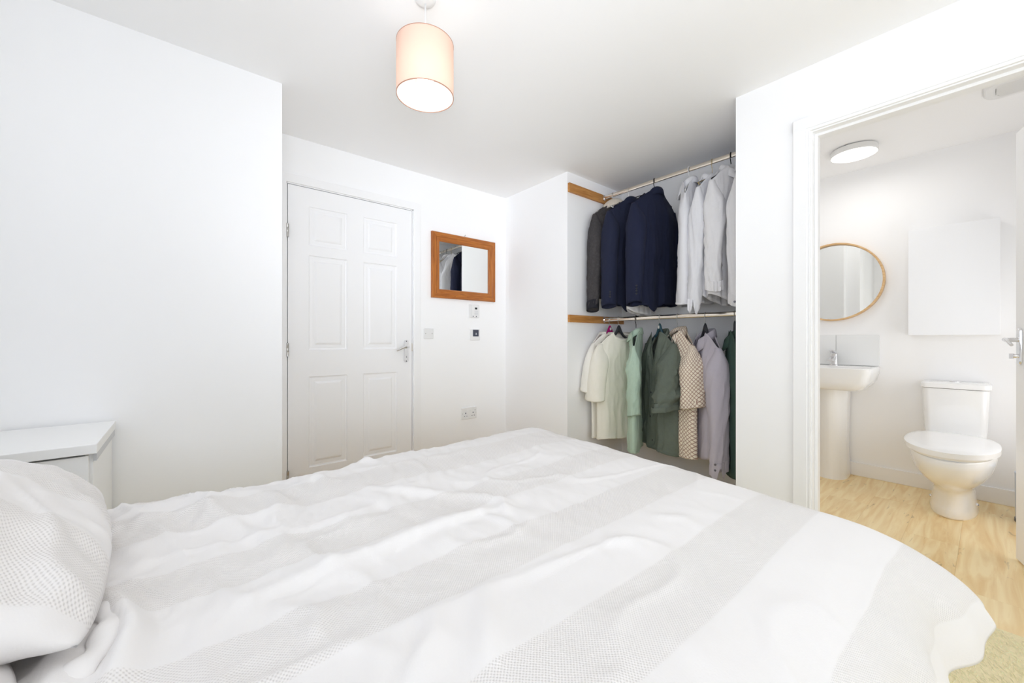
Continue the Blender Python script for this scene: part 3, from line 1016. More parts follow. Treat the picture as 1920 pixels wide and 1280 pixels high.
    h += ridge(p, q, [(0.30, 0.56), (0.27, 0.50), (0.20, 0.44)], 0.012, 0.016, 0.6)
    h += ridge(p, q, [(0.40, 0.55), (0.36, 0.50), (0.29, 0.40)], 0.012, 0.018, 0.6)
    h += ridge(p, q, [(0.66, 0.53), (0.72, 0.47), (0.71, 0.42)], 0.006, 0.016, 0.4)
    h += ridge(p, q, [(0.85, 0.52), (0.90, 0.46), (0.88, 0.40)], 0.006, 0.014, 0.4)
    h += ridge(p, q, [(0.12, 0.72), (0.16, 0.66), (0.14, 0.60)], 0.009, 0.014, 0.4)
    # the turned hem at the head end, rucked up against the pillow
    h += 0.020 * np.exp(-((p + 0.12) / 0.03) ** 2) * smooth01((0.98 - q) / 0.2)
    h += ridge(p, q, [(-0.10, 0.95), (-0.075, 0.86), (-0.055, 0.77), (-0.07, 0.66)], 0.032, 0.016, 0.3)
    h = h * 1.2 * (1 - 0.72 * smooth01((p - 0.55) / 0.4) * smooth01((0.55 - q) / 0.3)) * (1 - 0.4 * smooth01((p - 0.9) / 0.2))
    Z = Z + h * top + 0.6 * h * (1 - top)
    verts = np.stack([X, Y, Z], -1).reshape(-1, 3)
    uv = np.stack([p, q], -1).reshape(-1, 2)
    idx = np.arange(Np * Nq).reshape(Np, Nq)
    faces = np.stack([idx[:-1, :-1], idx[1:, :-1], idx[1:, 1:], idx[:-1, 1:]], -1).reshape(-1, 4)
    o = link_mesh('duvet', verts, faces.tolist(), M['duvet'], smooth=True, uvs=uv, solid=0.014)
    path = [(-0.118, 0.955, 0.602), (-0.104, 0.905, 0.612), (-0.088, 0.85, 0.618), (-0.078, 0.795, 0.620), (-0.086, 0.745, 0.618), (-0.112, 0.715, 0.608), (-0.17, 0.70, 0.59), (-0.24, 0.70, 0.57)]
    pp = []
    for i in range(len(path) - 1):
        for kk in range(5):
            w_ = kk / 5
            pp.append(np.array(path[i]) * (1 - w_) + np.array(path[i + 1]) * w_)
    for _ in range(3):
        pp = [pp[0]] + [(pp[i - 1] + pp[i] + pp[i + 1]) / 3 for i in range(1, len(pp) - 1)] + [pp[-1]]
    rr_ = [0.004 + 0.011 * math.sin(pi * min(1, (i + 1) / len(pp) * 1.6) * 0.5) * (1 + 0.25 * math.sin(i * 0.9)) for i in range(len(pp))]
    tb = MB().tube(pp, rr_, 14)
    nv = np.array(tb.v)
    for i in range(len(pp)):
        seg = nv[i * 14:(i + 1) * 14]
        end = min(1.0, i / 7.0, (len(pp) - 1 - i) / 6.0)
        seg[:] = pp[i] + (seg - pp[i]) * np.array([1.15, 1.15, 0.62]) * (0.15 + 0.85 * end)
        seg[:, 2] -= 0.004
    nv[:, 0] += 0.005 * vnoise(nv[:, 1] * 38, nv[:, 2] * 60, 4)
    nv[:, 2] += 0.004 * vnoise(nv[:, 1] * 55 + nv[:, 0] * 30, nv[:, 0] * 70, 6)
    hm = link_mesh('turned_hem', nv, tb.f, M['duvetplain'], o, smooth=True)
    return tag(o, 'rumpled pale duvet with smooth and waffle stripes spread over the bed', 'duvet')


build_duvet()


def build_pillow(cx, cy, hx, hy, T, z0, tilt, uvshift, label, seed, bands=None):
    N, K = 64, 84
    a, b = np.meshgrid(np.linspace(-1, 1, N), np.linspace(-1, 1, K), indexing='ij')
    vs, uvs, fs = [], [], []
    for s in (1, -1):
        th = (np.clip(1 - np.abs(a) ** 2.4, 0, 1) ** 0.60) * (np.clip(1 - np.abs(b) ** 2.8, 0, 1) ** 0.60)
        x = a * hx * (0.93 + 0.10 * (1 - np.abs(b) ** 2.2) - 0.03 * np.abs(b) ** 8)
        yv = b * hy * (1 - 0.045 * (1 - np.abs(a)) * (np.abs(b) ** 6))
        zz = s * T * th
        wr = 0.010 * vnoise(a * 3.0, b * 3.6, seed) + 0.005 * vnoise(a * 8, b * 9, seed + 1)
        wr += 0.012 * np.clip((1 - np.abs(vnoise(a * 3.4 + b, b * 3.0, seed + 2)) - 0.78) / 0.22, 0, 1) ** 1.5 * smooth01((0.2 - b) / 0.6)
        # gathers running in from the seams
        wr += 0.006 * np.sin(b * 34 + 3 * a) * np.abs(a) ** 5 + 0.005 * np.sin(a * 26) * np.abs(b) ** 6
        zz = zz + wr * np.minimum(1, th * 2.0 + 0.12) * (1 if s > 0 else 0.5)
        n0 = len(vs)
        X = cx + x * cos(tilt) + zz * sin(tilt)
        Z = z0 - x * sin(tilt) + zz * cos(tilt)
        Y = cy + yv
        X = X + 0.10 * (cy + 0.05 - Y)
        vs += np.stack([X, Y, Z], -1).reshape(-1, 3).tolist()
        uvs += np.stack([cx + x, Y + uvshift if not bands else np.interp(Y, bands[0], bands[1])], -1).reshape(-1, 2).tolist()
        idx = n0 + np.arange(N * K).reshape(N, K)
        q = np.stack([idx[:-1, :-1], idx[1:, :-1], idx[1:, 1:], idx[:-1, 1:]], -1).reshape(-1, 4)
        fs += (q if s > 0 else q[:, ::-1]).tolist()
    o = link_mesh('pillow', vs, fs, M['duvet'], smooth=True, uvs=uvs)
    md = o.modifiers.new('weld', 'WELD')
    md.merge_threshold = 0.0015
    return tag(o, label, 'pillow', 'pillows at the bed head')


build_pillow(-0.355, 1.075, 0.255, 0.345, 0.108, 0.725, radians(22), -0.04,
             'plump striped pillow on the far side of the bed beside the white chest', 21,
             ((0.66, 0.765, 0.945, 1.10, 1.285, 1.42), (0.727, 0.837, 0.974, 1.1195, 1.2565, 1.39)))
build_pillow(-0.362, 0.425, 0.265, 0.37, 0.085, 0.70, radians(20), 0.06,
             'striped pillow nearest the viewpoint, only its corner showing at the lower left', 31)

# ------------------------------------------------------------------ bedside chest
TX1, TX0, TY0, TY1, TZ = -0.205, -0.78, 1.775, 2.238, 0.700
ch = thing('bedside_chest', ((TX0 + TX1) / 2, (TY0 + TY1) / 2, 0.004), 'white bedside chest with overhanging top by the left wall', 'bedside table')
MB().box(TX0, TX1, TY0, TY1, TZ - 0.030, TZ).build('top', M['board'], ch, bevel=0.002)
MB().box(TX1 - 0.030, TX1 - 0.012, TY0 + 0.035, TY1, 0.004, TZ - 0.030).build('side_panel', M['board'], ch, bevel=0.001)
MB().box(TX0 + 0.012, TX0 + 0.03, TY0 + 0.035, TY1, 0.004, TZ - 0.030).build('side_panel', M['board'], ch, bevel=0.001)
MB().box(TX0 + 0.03, TX1 - 0.03, TY1 - 0.012, TY1, 0.06, TZ - 0.03).build('back_panel', M['board'], ch)
MB().box(TX0 + 0.03, TX1 - 0.03, TY0 + 0.05, TY1 - 0.012, 0.06, 0.078).build('bottom_panel', M['board'], ch)
MB().box(TX1 - 0.0125, TX1 - 0.004, TY0 + 0.03, TY1 - 0.002, TZ - 0.058, TZ - 0.031).build('shaded_groove', M['greyplastic'], ch)  # grey strip coloured as the shadow line under the overhanging top
for z0, z1, pull in ((0.50, 0.663, 0.006), (0.29, 0.494, 0.0), (0.085, 0.284, 0.0)):
    fyy = TY0 + 0.018 - pull
    dr = MB().box(TX0 + 0.016, TX1 - 0.020, fyy, fyy + 0.018, z0, z1).build('drawer', M['board'], ch, bevel=0.001)
    bx_ = MB()
    bx_.box(TX0 + 0.036, TX0 + 0.048, fyy + 0.018, TY1 - 0.06 - pull, z0 + 0.02, z1 - 0.03).box(TX1 - 0.052, TX1 - 0.040, fyy + 0.018, TY1 - 0.06 - pull, z0 + 0.02, z1 - 0.03)
    bx_.box(TX0 + 0.036, TX1 - 0.04, TY1 - 0.072 - pull, TY1 - 0.06 - pull, z0 + 0.02, z1 - 0.03).box(TX0 + 0.036, TX1 - 0.04, fyy + 0.018, TY1 - 0.06 - pull, z0 + 0.012, z0 + 0.02)
    bx_.build('drawer_box', M['boardin'], dr, base=world_loc(ch))
    MB().lathe(((TX0 + TX1) / 2, fyy, (z0 + z1) / 2), [(0.006, 0.001), (0.006, -0.012), (0.013, -0.018), (0.012, -0.024), (0, -0.026)], 16, axis='y').build('knob', M['steel'], dr, base=world_loc(ch), smooth=True)

# ------------------------------------------------------------------ bathroom
# toilet
TCY = 0.142
wc = thing('toilet', (3.45, TCY, 0), 'white close-coupled toilet with closed lid against the bathroom back wall', 'toilet')


def egg(xf, xb, hw, z, n=48, sq=2.3):
    """outline: rounded front at xf, squarer back at xb"""
    pts = []
    L = (xb - xf)
    xm = xf + L * 0.52
    for k in range(n):
        a = 2 * pi * k / n
        c_, s_ = cos(a), sin(a)
        e = 2.0 if c_ < 0 else 3.2
        cx = math.copysign(abs(c_) ** (2 / e), c_)
        sx = math.copysign(abs(s_) ** (2 / e), s_)
        pts.append((xm + cx * ((xm - xf) if c_ < 0 else (xb - xm)), TCY + sx * hw, z))
    return pts


rings = [egg(3.365, 3.86, 0.098, 0.0), egg(3.355, 3.86, 0.100, 0.012), egg(3.365, 3.86, 0.094, 0.05), egg(3.37, 3.86, 0.088, 0.13),
         egg(3.34, 3.86, 0.090, 0.165), egg(3.25, 3.86, 0.108, 0.20), egg(3.14, 3.86, 0.135, 0.245), egg(3.05, 3.86, 0.158, 0.30),
         egg(3.005, 3.86, 0.170, 0.355), egg(2.99, 3.86, 0.174, 0.395), egg(2.995, 3.86, 0.172, 0.402)]
MB().loft(rings).build('bowl', M['ceramic'], wc, smooth=True, angle=60)
rings = [egg(3.01, 3.60, 0.158, 0.4025), egg(3.005, 3.60, 0.160, 0.405), egg(2.992, 3.60, 0.168, 0.414), egg(2.99, 3.60, 0.170, 0.4235)]
MB().loft(rings).build('seat', M['seatplastic'], wc, smooth=True, angle=50)
rings = [egg(2.984, 3.605, 0.173, 0.4225), egg(2.974, 3.605, 0.180, 0.4235), egg(2.972, 3.605, 0.182, 0.450), egg(2.985, 3.60, 0.174, 0.4545), egg(3.03, 3.57, 0.145, 0.4575), egg(3.15, 3.5, 0.08, 0.459)]
MB().loft(rings).build('lid', M['seatplastic'], wc, smooth=True, angle=60)
for dy in (-0.07, 0.07):
    MB().lathe((3.615, TCY + dy, 0.402), [(0.014, 0), (0.014, 0.03), (0.01, 0.034), (0, 0.034)], 16).build('lid_hinge', M['chrome'], wc, smooth=True, angle=40)


def rbox(x0, x1, y0, y1, z, r):
    return [(px, py, z) for px, py in rounded_rect((x0 + x1) / 2, (y0 + y1) / 2, (x1 - x0) / 2, (y1 - y0) / 2, r)]


MB().loft([rbox(3.73, 3.915, TCY - 0.128, TCY + 0.128, 0.395, 0.03), rbox(3.722, 3.915, TCY - 0.134, TCY + 0.134, 0.46, 0.035), rbox(3.712, 3.915, TCY - 0.143, TCY + 0.143, 0.712, 0.035)]).build('cistern', M['ceramic'], wc, smooth=True, angle=50)
MB().loft([rbox(3.71, 3.917, TCY - 0.145, TCY + 0.145, 0.7145, 0.03), rbox(3.702, 3.918, TCY - 0.151, TCY + 0.151, 0.719, 0.035), rbox(3.702, 3.918, TCY - 0.151, TCY + 0.151, 0.745, 0.035), rbox(3.712, 3.915, TCY - 0.142, TCY + 0.142, 0.753, 0.03)]).build('cistern_lid', M['ceramic'], wc, smooth=True, angle=50)
MB().lathe((3.81, TCY, 0.753), [(0.026, -0.001), (0.026, 0.004), (0.022, 0.006), (0, 0.006)], 24).build('flush_button', M['chrome'], wc, smooth=True, angle=40)
for sgn in (-1, 1):
    MB().lathe((3.60, TCY + sgn * 0.092, 0.05), [(0.011, -0.006 if sgn > 0 else 0.006), (0.011, sgn * 0.004), (0.006, sgn * 0.009), (0, sgn * 0.009)], 14, axis='y').build('fixing_cap', M['chrome'], wc, smooth=True, angle=40)

# basin on pedestal
BCY = 0.765
bs = thing('pedestal_basin', (3.7, BCY, 0), 'white rectangular washbasin on a full pedestal under the round mirror', 'washbasin')


def bas(x0, hy, z, r):
    return [(px, py, z) for px, py in rounded_rect((x0 + BX - 0.002) / 2, BCY, (BX - 0.002 - x0) / 2, hy, r)]


def bin_(x0, x1, hy, z, r):
    return [(px, py, z) for px, py in rounded_rect((x0 + x1) / 2, BCY, (x1 - x0) / 2, hy, r)]


rings = [bas(3.60, 0.13, 0.665, 0.05), bas(3.535, 0.185, 0.668, 0.06), bas(3.512, 0.215, 0.685, 0.06), bas(3.500, 0.243, 0.73, 0.055), bas(3.490, 0.258, 0.79, 0.05), bas(3.487, 0.262, 0.822, 0.05), bas(3.492, 0.258, 0.827, 0.048),
         bin_(3.515, 3.80, 0.232, 0.826, 0.05), bin_(3.530, 3.79, 0.215, 0.80, 0.05), bin_(3.56, 3.76, 0.17, 0.74, 0.05), bin_(3.60, 3.72, 0.10, 0.722, 0.04)]
MB().loft(rings).build('bowl', M['ceramic'], bs, smooth=True, angle=50)


def ped(x0, hy, z):
    pts = []
    for k in range(25):
        a = pi * (-0.5 + k / 24)
        pts.append((x0 + 0.13 - 0.13 * cos(a), BCY - hy * sin(a) * 1.0, z))
    pts += [(BX - 0.02, BCY - hy * 0.95, z), (BX - 0.02, BCY + hy * 0.95, z)]
    return pts


MB().loft([ped(3.655, 0.095, 0.0), ped(3.660, 0.092, 0.02), ped(3.665, 0.086, 0.25), ped(3.655, 0.092, 0.55), ped(3.645, 0.100, 0.672)]).build('pedestal', M['ceramic'], bs, smooth=True, angle=50)
MB().lathe((3.66, BCY, 0.7225), [(0.02, 0.0), (0.02, 0.003), (0.0, 0.004)], 20).build('plug_waste', M['chrome'], bs, smooth=True)
tap = bpy.data.objects.new('mixer_tap', None)
C.objects.link(tap)
tap.parent = bs
wl = world_loc(bs)
tz = 0.826
MB().loft([[(px, py, tz + z) for px, py in rounded_rect(3.85, BCY, hw, hw, 0.012)] for hw, z in ((0.026, 0), (0.026, 0.004), (0.022, 0.008), (0.021, 0.085), (0.022, 0.09))]).build('tap_body', M['chrome'], tap, base=wl, smooth=True, angle=40)
MB().loft([[(x, BCY + sy * 0.017, tz + zz) for sy, zz in ((-1, z0), (1, z0), (1, z1), (-1, z1))] for x, z0, z1 in ((3.845, 0.045, 0.078), (3.77, 0.042, 0.062), (3.735, 0.035, 0.052))]).build('spout', M['chrome'], tap, base=wl, bevel=0.003)
MB().loft([[(x, BCY + sy * 0.015, tz + zz) for sy, zz in ((-1, z0), (1, z0), (1, z1), (-1, z1))] for x, z0, z1 in ((3.875, 0.092, 0.112), (3.82, 0.096, 0.116), (3.775, 0.108, 0.120))]).build('tap_lever', M['chrome'], tap, base=wl, bevel=0.003)

# splashback tiles
spl = thing('splashback', (BX, BCY, 0.83), 'low white tiled splashback between the basin and the round mirror', 'splashback')
MB().box(BX - 0.004, BX, BCY - 0.248, BCY + 0.248, 0.829, 1.058).build('grout_bed', M['grout'], spl)
for y0, y1 in ((BCY - 0.248, BCY - 0.0012), (BCY + 0.0012, BCY + 0.248)):
    MB().box(BX - 0.011, BX - 0.004, y0, y1, 0.8295, 1.058).build('tile', M['tile'], spl, bevel=0.001)

# round mirror
RM = (BX, 0.782, 1.469)
rm = thing('round_mirror', RM, 'round mirror in a thin pale oak hoop above the basin', 'mirror')
MB().lathe(RM, [(0.288, -0.004), (0.288, -0.034), (0.291, -0.036), (0.298, -0.036), (0.301, -0.034), (0.301, -0.001)], 96, axis='x').build('hoop_frame', M['oakring'], rm, smooth=True, angle=40)
MB().lathe(RM, [(0.289, -0.010), (0.0, -0.010)], 96, axis='x').build('mirror_glass', M['glassmirror'], rm)

# wall cabinet
CY0, CY1, CZ0, CZ1, CXF = -0.040, 0.356, 1.053, 1.765, 3.805
cb = thing('wall_cabinet', (BX, (CY0 + CY1) / 2, CZ0), 'plain white handleless wall cabinet above the toilet', 'cabinet')
MB().box(CXF + 0.018, BX - 0.001, CY0 + 0.001, CY1 - 0.001, CZ0 + 0.002, CZ1 - 0.001).build('carcass', M['board'], cb)
MB().box(CXF, CXF + 0.0165, CY0, CY1, CZ0, CZ1).build('door', plain('white_lacquer', (0.90, 0.91, 0.93, 1), 0.25), cb, bevel=0.0015)

# round ceiling light
BL = (3.455, 0.582, HC)
lt = thing('ceiling_light', BL, 'lit round flat white ceiling light over the bathroom basin', 'light')
MB().lathe(BL, [(0.10, 0.0), (0.10, -0.006), (0.121, -0.008), (0.123, -0.012), (0.123, -0.040), (0.119, -0.044)], 64).build('housing', M['plastic'], lt, smooth=True, angle=35)
MB().lathe(BL, [(0.119, -0.043), (0.112, -0.047), (0.06, -0.050), (0.0, -0.051)], 64).build('diffuser', M['diffuser'], lt, smooth=True)
MB().box(BL[0] - 0.112, BL[0] - 0.104, BL[1] + 0.012, BL[1] + 0.020, HC - 0.008, HC - 0.001).build('clip', M['steel'], lt)
dl = bpy.data.lights.new('bathroom_light', 'AREA')
dl.shape = 'DISK'
dl.size = 0.22
dl.energy = 1.6
dl.color = (1.0, 0.98, 0.95)
do = bpy.data.objects.new('bathroom_light', dl)
C.objects.link(do)
do.parent = lt
do.location = (0, 0, -0.056)

# extractor fan grille on the ceiling
FC = (3.17, -0.09, HC)
fan = thing('extractor_fan', FC, 'round-cornered white extractor grille on the bathroom ceiling', 'extractor fan')
MB().loft([[(px, py, HC - d) for px, py in rounded_rect(FC[0], FC[1], hw, hw, min(hw * 0.55, 0.06))] for hw, d in ((0.112, 0.0015), (0.112, 0.012), (0.104, 0.022), (0.078, 0.026), (0.072, 0.022), (0.072, 0.004))], cap=False).build('cover', M['plastic'], fan, smooth=True, angle=40)
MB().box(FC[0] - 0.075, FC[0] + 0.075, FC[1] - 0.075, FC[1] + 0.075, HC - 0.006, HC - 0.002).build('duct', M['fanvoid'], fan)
for i in range(5):
    xx = FC[0] - 0.058 + i * 0.029
    MB().add([(xx - 0.012, FC[1] - 0.07, HC - 0.010), (xx + 0.010, FC[1] - 0.07, HC - 0.026), (xx + 0.012, FC[1] - 0.07, HC - 0.024), (xx - 0.010, FC[1] - 0.07, HC - 0.008),
              (xx - 0.012, FC[1] + 0.07, HC - 0.010), (xx + 0.010, FC[1] + 0.07, HC - 0.026), (xx + 0.012, FC[1] + 0.07, HC - 0.024), (xx - 0.010, FC[1] + 0.07, HC - 0.008)],
             [(0, 1, 2, 3), (7, 6, 5, 4), (0, 4, 5, 1), (1, 5, 6, 2), (2, 6, 7, 3), (3, 7, 4, 0)]).build('slat', M['plastic'], fan)

# bin behind the door
bn = thing('waste_bin', (3.63, -0.192, 0), 'pale blue-grey bin mostly hidden behind the open bathroom door', 'bin')
MB().lathe((3.63, -0.192, 0.014), [(0.10, 0.0), (0.103, 0.25), (0.104, 0.262), (0.095, 0.268), (0.05, 0.272), (0.0, 0.273)], 40).build('body', M['bin'], bn, smooth=True, angle=50)
MB().lathe((3.63, -0.192, 0.0), [(0.104, 0.0), (0.104, 0.016), (0.098, 0.018)], 40).build('base_ring', M['binbase'], bn, smooth=True, angle=40)

# ------------------------------------------------------------------ wardrobe recess: support boards and rails
for nm, z0, z1, lab in (('support_board', 2.146, 2.214, 'upper beech support board on the recess side wall'), ('support_board', 1.156, 1.212, 'lower beech support board on the recess side wall')):
    o = MB().box(XE + 0.004, CB, CN - 0.020, CN, z0, z1).build(nm, M['beech'], base=(XE, CN, z0), bevel=0.0015)
    o.location = (XE, CN, z0)
    tag(o, lab, 'board', 'boards carrying the rails')
RX = 2.665
RZ = {'u': 2.186, 'l': 1.186}
for k, lab in (('u', 'upper polished oval hanging rail with jackets and white shirts'), ('l', 'lower polished oval hanging rail with tees and coloured shirts')):
    z = RZ[k]
    r = thing('hanging_rail', (RX, (CN + CS) / 2, z), lab, 'rail', 'rails in the wardrobe recess')
    ov = [(0.0075 * math.copysign(abs(cos(a)) ** 0.7, cos(a)), 0.0155 * math.copysign(abs(sin(a)) ** 0.9, sin(a))) for a in np.linspace(0, 2 * pi, 25)[:-1]]
    MB().loft([[(RX + a, yy, z + b) for a, b in ov] for yy in (CN - 0.022, CS + 0.002)]).build('tube', M['rail'], r, smooth=True, angle=60)
    for yy, sg in ((CN - 0.02, -1), (CS + 0.001, 1)):
        e_ = [(1.7 * a, 1.45 * b) for a, b in ov]
        MB().loft([[(RX + a, yy, z + b) for a, b in e_], [(RX + a, yy + sg * 0.012, z + b) for a, b in e_]]).build('end_socket', M['chrome'], r, smooth=True, angle=40)


# ------------------------------------------------------------------ hangers and garments
def hanger(name, y, zr, alpha, half, slope, neck_z, style, label):
    """root at the rail; local x runs along the shoulders"""
    h = thing(name, (RX, y, zr), label, 'hanger', 'hangers on the rails', rotz=radians(alpha))
    mats = {'wire': M['wire'], 'black': M['blackplastic'], 'plain': M['wire'], 'teal': M['wire'], 'magenta': M['wire'], 'charcoal': M['wire'], 'white': M['plastic'], 'bronze': M['brass']}
    hookmat = mats[style]
    rr = 0.0028 if style in ('black', 'white') else 0.0018
    zt = 0.0165 + rr
    zn = neck_z - zr
    pts = []
    # the hook curls over the rail across its length; rail direction in local coordinates
    ca, sa = cos(radians(alpha)), sin(radians(alpha))
    for k in range(13):
        a = pi * (1.12 - 1.30 * k / 12)
        rad = 0.0135
        wx, wz = rad * cos(a), rad * sin(a) * 1.2
        pts.append((wx * ca, -wx * sa, wz + zt - rad * 1.2))
    pts = pts[::-1]
    lx = pts[-1]
    pts += [(lx[0] * 0.9, lx[1] * 0.9, lx[2] - 0.02), (0.0, 0.0, lx[2] - 0.045), (0, 0, zn + 0.02)]
    pts = [p for p in pts if p[2] > zn + 0.015] + [(0, 0, zn + 0.012)]
    MB().tube(pts, rr, 8).build('hook', hookmat, h, base=(0, 0, 0), smooth=True)
    arm = []
    for x in np.linspace(-half, half, 17):
        arm.append((x, 0, zn - 0.014 - slope * (abs(x) / half) ** 1.15))
    if style in ('wire', 'black', 'bronze', 'white', 'plain'):
        MB().tube(arm, 0.0032, 8).build('arms', hookmat if style != 'plain' else M['plastic'], h, base=(0, 0, 0), smooth=True)
        MB().tube([(-half + 0.004, 0, zn - 0.018 - slope), (half - 0.004, 0, zn - 0.018 - slope)], 0.0028, 8).build('trouser_bar', hookmat, h, base=(0, 0, 0), smooth=True)
    else:
        mt = {'teal': M['teal'], 'magenta': M['magenta'], 'charcoal': M['darkhanger']}[style]
        m = MB()
        hd_, dep = (0.024, 0.016)
        rings = []
        for x in np.linspace(-half, half, 33):
            zc = zn - 0.022 - slope * (abs(x) / half) ** 1.15
            hh = 0.010 + 0.020 * math.exp(-(x / 0.036) ** 2)
            zc += 0.048 * math.exp(-(x / 0.034) ** 2)
            rings.append([(x, dep * 0.5 * cos(t_), zc + hh * sin(t_)) for t_ in np.linspace(0, 2 * pi, 11)[:-1]])
        m.loft(rings)
        m.build('arms', mt, h, base=(0, 0, 0), smooth=True)
        if style != 'charcoal':
            tg = MB().lathe((0, -0.009, zn + 0.024), [(0.0, -0.002), (0.008, -0.002), (0.009, 0.002)], 16, axis='y')
            tg.v = [(a, b, zn + 0.024 + (c - zn - 0.024) * 1.35) for a, b, c in tg.v]
            tg.build('size_marker', M['label'], h, base=(0, 0, 0))
    return h


def strip_mesh(rows, closed=False):
    n = len(rows[0])
    vs = [p for r in rows for p in r]
    fs = []
    for i in range(len(rows) - 1):
        for j in range(n - 1):
            a = i * n + j
            fs.append((a, a + 1, a + 1 + n, a + n))
    return vs, fs


class Garment:
    def __init__(self, name, y, zn, alpha, label, cat, mat, group, **k):
        self.k = dict(sw=0.215, slope=0.085, bw=0.235, hw=0.235, length=0.8, dt=0.018, dc=0.055, dh=0.05, nw=0.062, nf=0.08, nb=0.010, vneck=False,
                      fold=0.012, seed=1, hemc=0.0, wr=0.004, split=None, nkf=5.0)
        self.k.update(k)
        self.mat = mat
        self.root = thing(name, (RX, y, zn), label, cat, group, rotz=radians(alpha))
        self.torso()

    def ytor(self, x, t, side):
        """half thickness of the body at shoulder coordinate u = x/W and height t"""
        k = self.k
        u = np.clip(np.abs(x), 0, 1)
        neck = smooth01(1 - np.abs(x) * k['sw'] / (k['nw'] * 1.9))
        dtop = k['dt'] + 0.032 * neck
        d = dtop + (k['dc'] - dtop) * smooth01(t / 0.22) + (k['dh'] - k['dc']) * smooth01((t - 0.3) / 0.7)
        return d * np.clip(1 - u ** 3.2, 0, 1) ** 0.55

    def surf(self, u, t, side):
        """point of front (side -1) or back (side +1) sheet"""
        k = self.k
        W = k['sw'] + (k['bw'] - k['sw']) * smooth01(t / 0.28) + (k['hw'] - k['bw']) * smooth01((t - 0.28) / 0.72)
        x0 = u * k['sw']
        ax = np.abs(x0)
        zt = -k['slope'] * np.clip((ax - k['nw']) / (k['sw'] - k['nw']), 0, 1) ** 1.15
        inn = np.clip(1 - ax / k['nw'], 0, 1)
        drop = k['nf'] if side < 0 else k['nb']
        zt = zt - drop * (inn if (k['vneck'] and side < 0) else np.sqrt(np.clip(1 - (1 - inn) ** 2, 0, 1)))
        zb = -k['length'] - k['hemc'] * (u ** 2) + 0.006 * np.sin(u * 5 + k['seed']) + k.get('hemtilt', 0.0) * u
        z = zt + (zb - zt) * t
        s = k['seed'] * 1.7
        y = side * self.ytor(u, t, side)
        env = np.clip(1 - np.abs(u) ** 6, 0, 1)
        cusp = lambda v: 1.0 - 2.0 * np.abs(np.sin(v)) ** 0.75
        wob = 0.35 * vnoise(u * 1.5 + 3, t * 3.0, k['seed'] + 2)
        f = 0.55 * np.sin(u * k['nkf'] + s + 0.5 * t + wob) + 0.50 * cusp(u * k['nkf'] * 0.9 + 1.3 * s + side * 0.9 - 0.5 * t + wob) + 0.30 * cusp(u * k['nkf'] * 1.9 + s * 0.7 + side * 2 + 0.8 * t - wob)
        y = y + k['fold'] * f * (0.12 + 0.88 * t ** 1.1) * smooth01(t / 0.15) * env
        # creases fanning from the shoulders
        dg = 1 - np.abs(vnoise(u * 5 + 4 * t, t * 6 - 2.5 * u, k['seed'] + 7))
        y = y + side * k['wr'] * 1.2 * smooth01(t / 0.08) * env * np.clip((dg - 0.7) / 0.3, 0, 1)
        y = y + k['wr'] * smooth01(t / 0.1) * env * (vnoise(u * 4 + t * 2, t * 7, k['seed'] + (0 if side < 0 else 3)) + 0.6 * vnoise(u * 9 - t * 5, t * 14, k['seed'] + 5))
        y = y + k.get('lean', 0.0) * t
        if k['split'] is not None and side == k['split']:
            sp = smooth01((t - 0.66) / 0.05)
            y = y + side * sp * np.where(u < -0.02, 0.012, -0.012) * np.exp(-np.abs(u) * 2.5)
            z = z - sp * np.where(u >= -0.02, 0.004 + 0.05 * np.exp(-((u - 0.34) / 0.2) ** 2), -0.012)
        x = u * W + 0.35 * k['fold'] * np.sin(u * 7 + s) * t * env
        return x, y, z

    def torso(self):
        k = self.k
        N, T = 57, 46
        vs, uv, fs = [], [], []
        for side in (-1, 1):
            u, t = np.meshgrid(np.sin(np.linspace(-pi / 2, pi / 2, N)) * 0.35 + np.linspace(-1, 1, N) * 0.65, np.linspace(0, 1, T), indexing='ij')
            x, y, z = self.surf(u, t, side)
            n0 = len(vs)
            vs += np.stack([x, y, z], -1).reshape(-1, 3).tolist()
            uv += np.stack([x + (0.7 if side > 0 else 0), z], -1).reshape(-1, 2).tolist()
            idx = n0 + np.arange(N * T).reshape(N, T)
            q = np.stack([idx[:-1, :-1], idx[1:, :-1], idx[1:, 1:], idx[:-1, 1:]], -1).reshape(-1, 4)
            fs += (q[:, ::-1] if side < 0 else q).tolist()
        o = link_mesh('body', vs, fs, self.mat, self.root, smooth=True, uvs=uv)
        w_ = o.modifiers.new('weld', 'WELD')
        w_.merge_threshold = 0.0008
        sd = o.modifiers.new('cloth_thickness', 'SOLIDIFY')
        sd.thickness = 0.0016
        self.body = o
        return o

    def sleeve(self, sgn, length, w0=0.075, w1=0.058, d0=0.078, d1=0.055, out=0.10, fwd=0.0, bend=0.0, drop=0.0, cuff=0.0, cuffmat=None, fold=0.006, buttons=0, bmat=None, cuff_open=False, bside=1, rollup=False, elbow=0.55, flare=0.0, crease=0.006, ba=0.0):
        k = self.k
        NT, NA = 40, 36
        x_in = k['sw'] - 0.050
        pts, rad = [], []
        for i in range(NT):
            t = i / (NT - 1)
            s = t * length
            # outer silhouette continues the shoulder line and rounds over into the fall of the arm
            h1 = float(smooth01((s + 0.012) / 0.12))
            xo = k['sw'] + 0.004 + (out + 0.012) * (1 - math.exp(-s / 0.085)) * 0.75 + out * 0.35 * t
            wv = (w0 + (w1 - w0) * float(smooth01((t - 0.1) / 0.9)) + flare * t ** 3) * (0.30 + 0.70 * h1)
            dv = (d0 + (d1 - d0) * t + flare * t ** 3) * (0.22 + 0.78 * float(smooth01((s + 0.02) / 0.19)))
            yy = fwd * t + bend * max(0, t - elbow) ** 1.3
            pts.append(np.array([sgn * (xo - wv * 0.62), yy, -k['slope'] - drop - s + 0.004]))
            rad.append((wv * 0.62, dv))
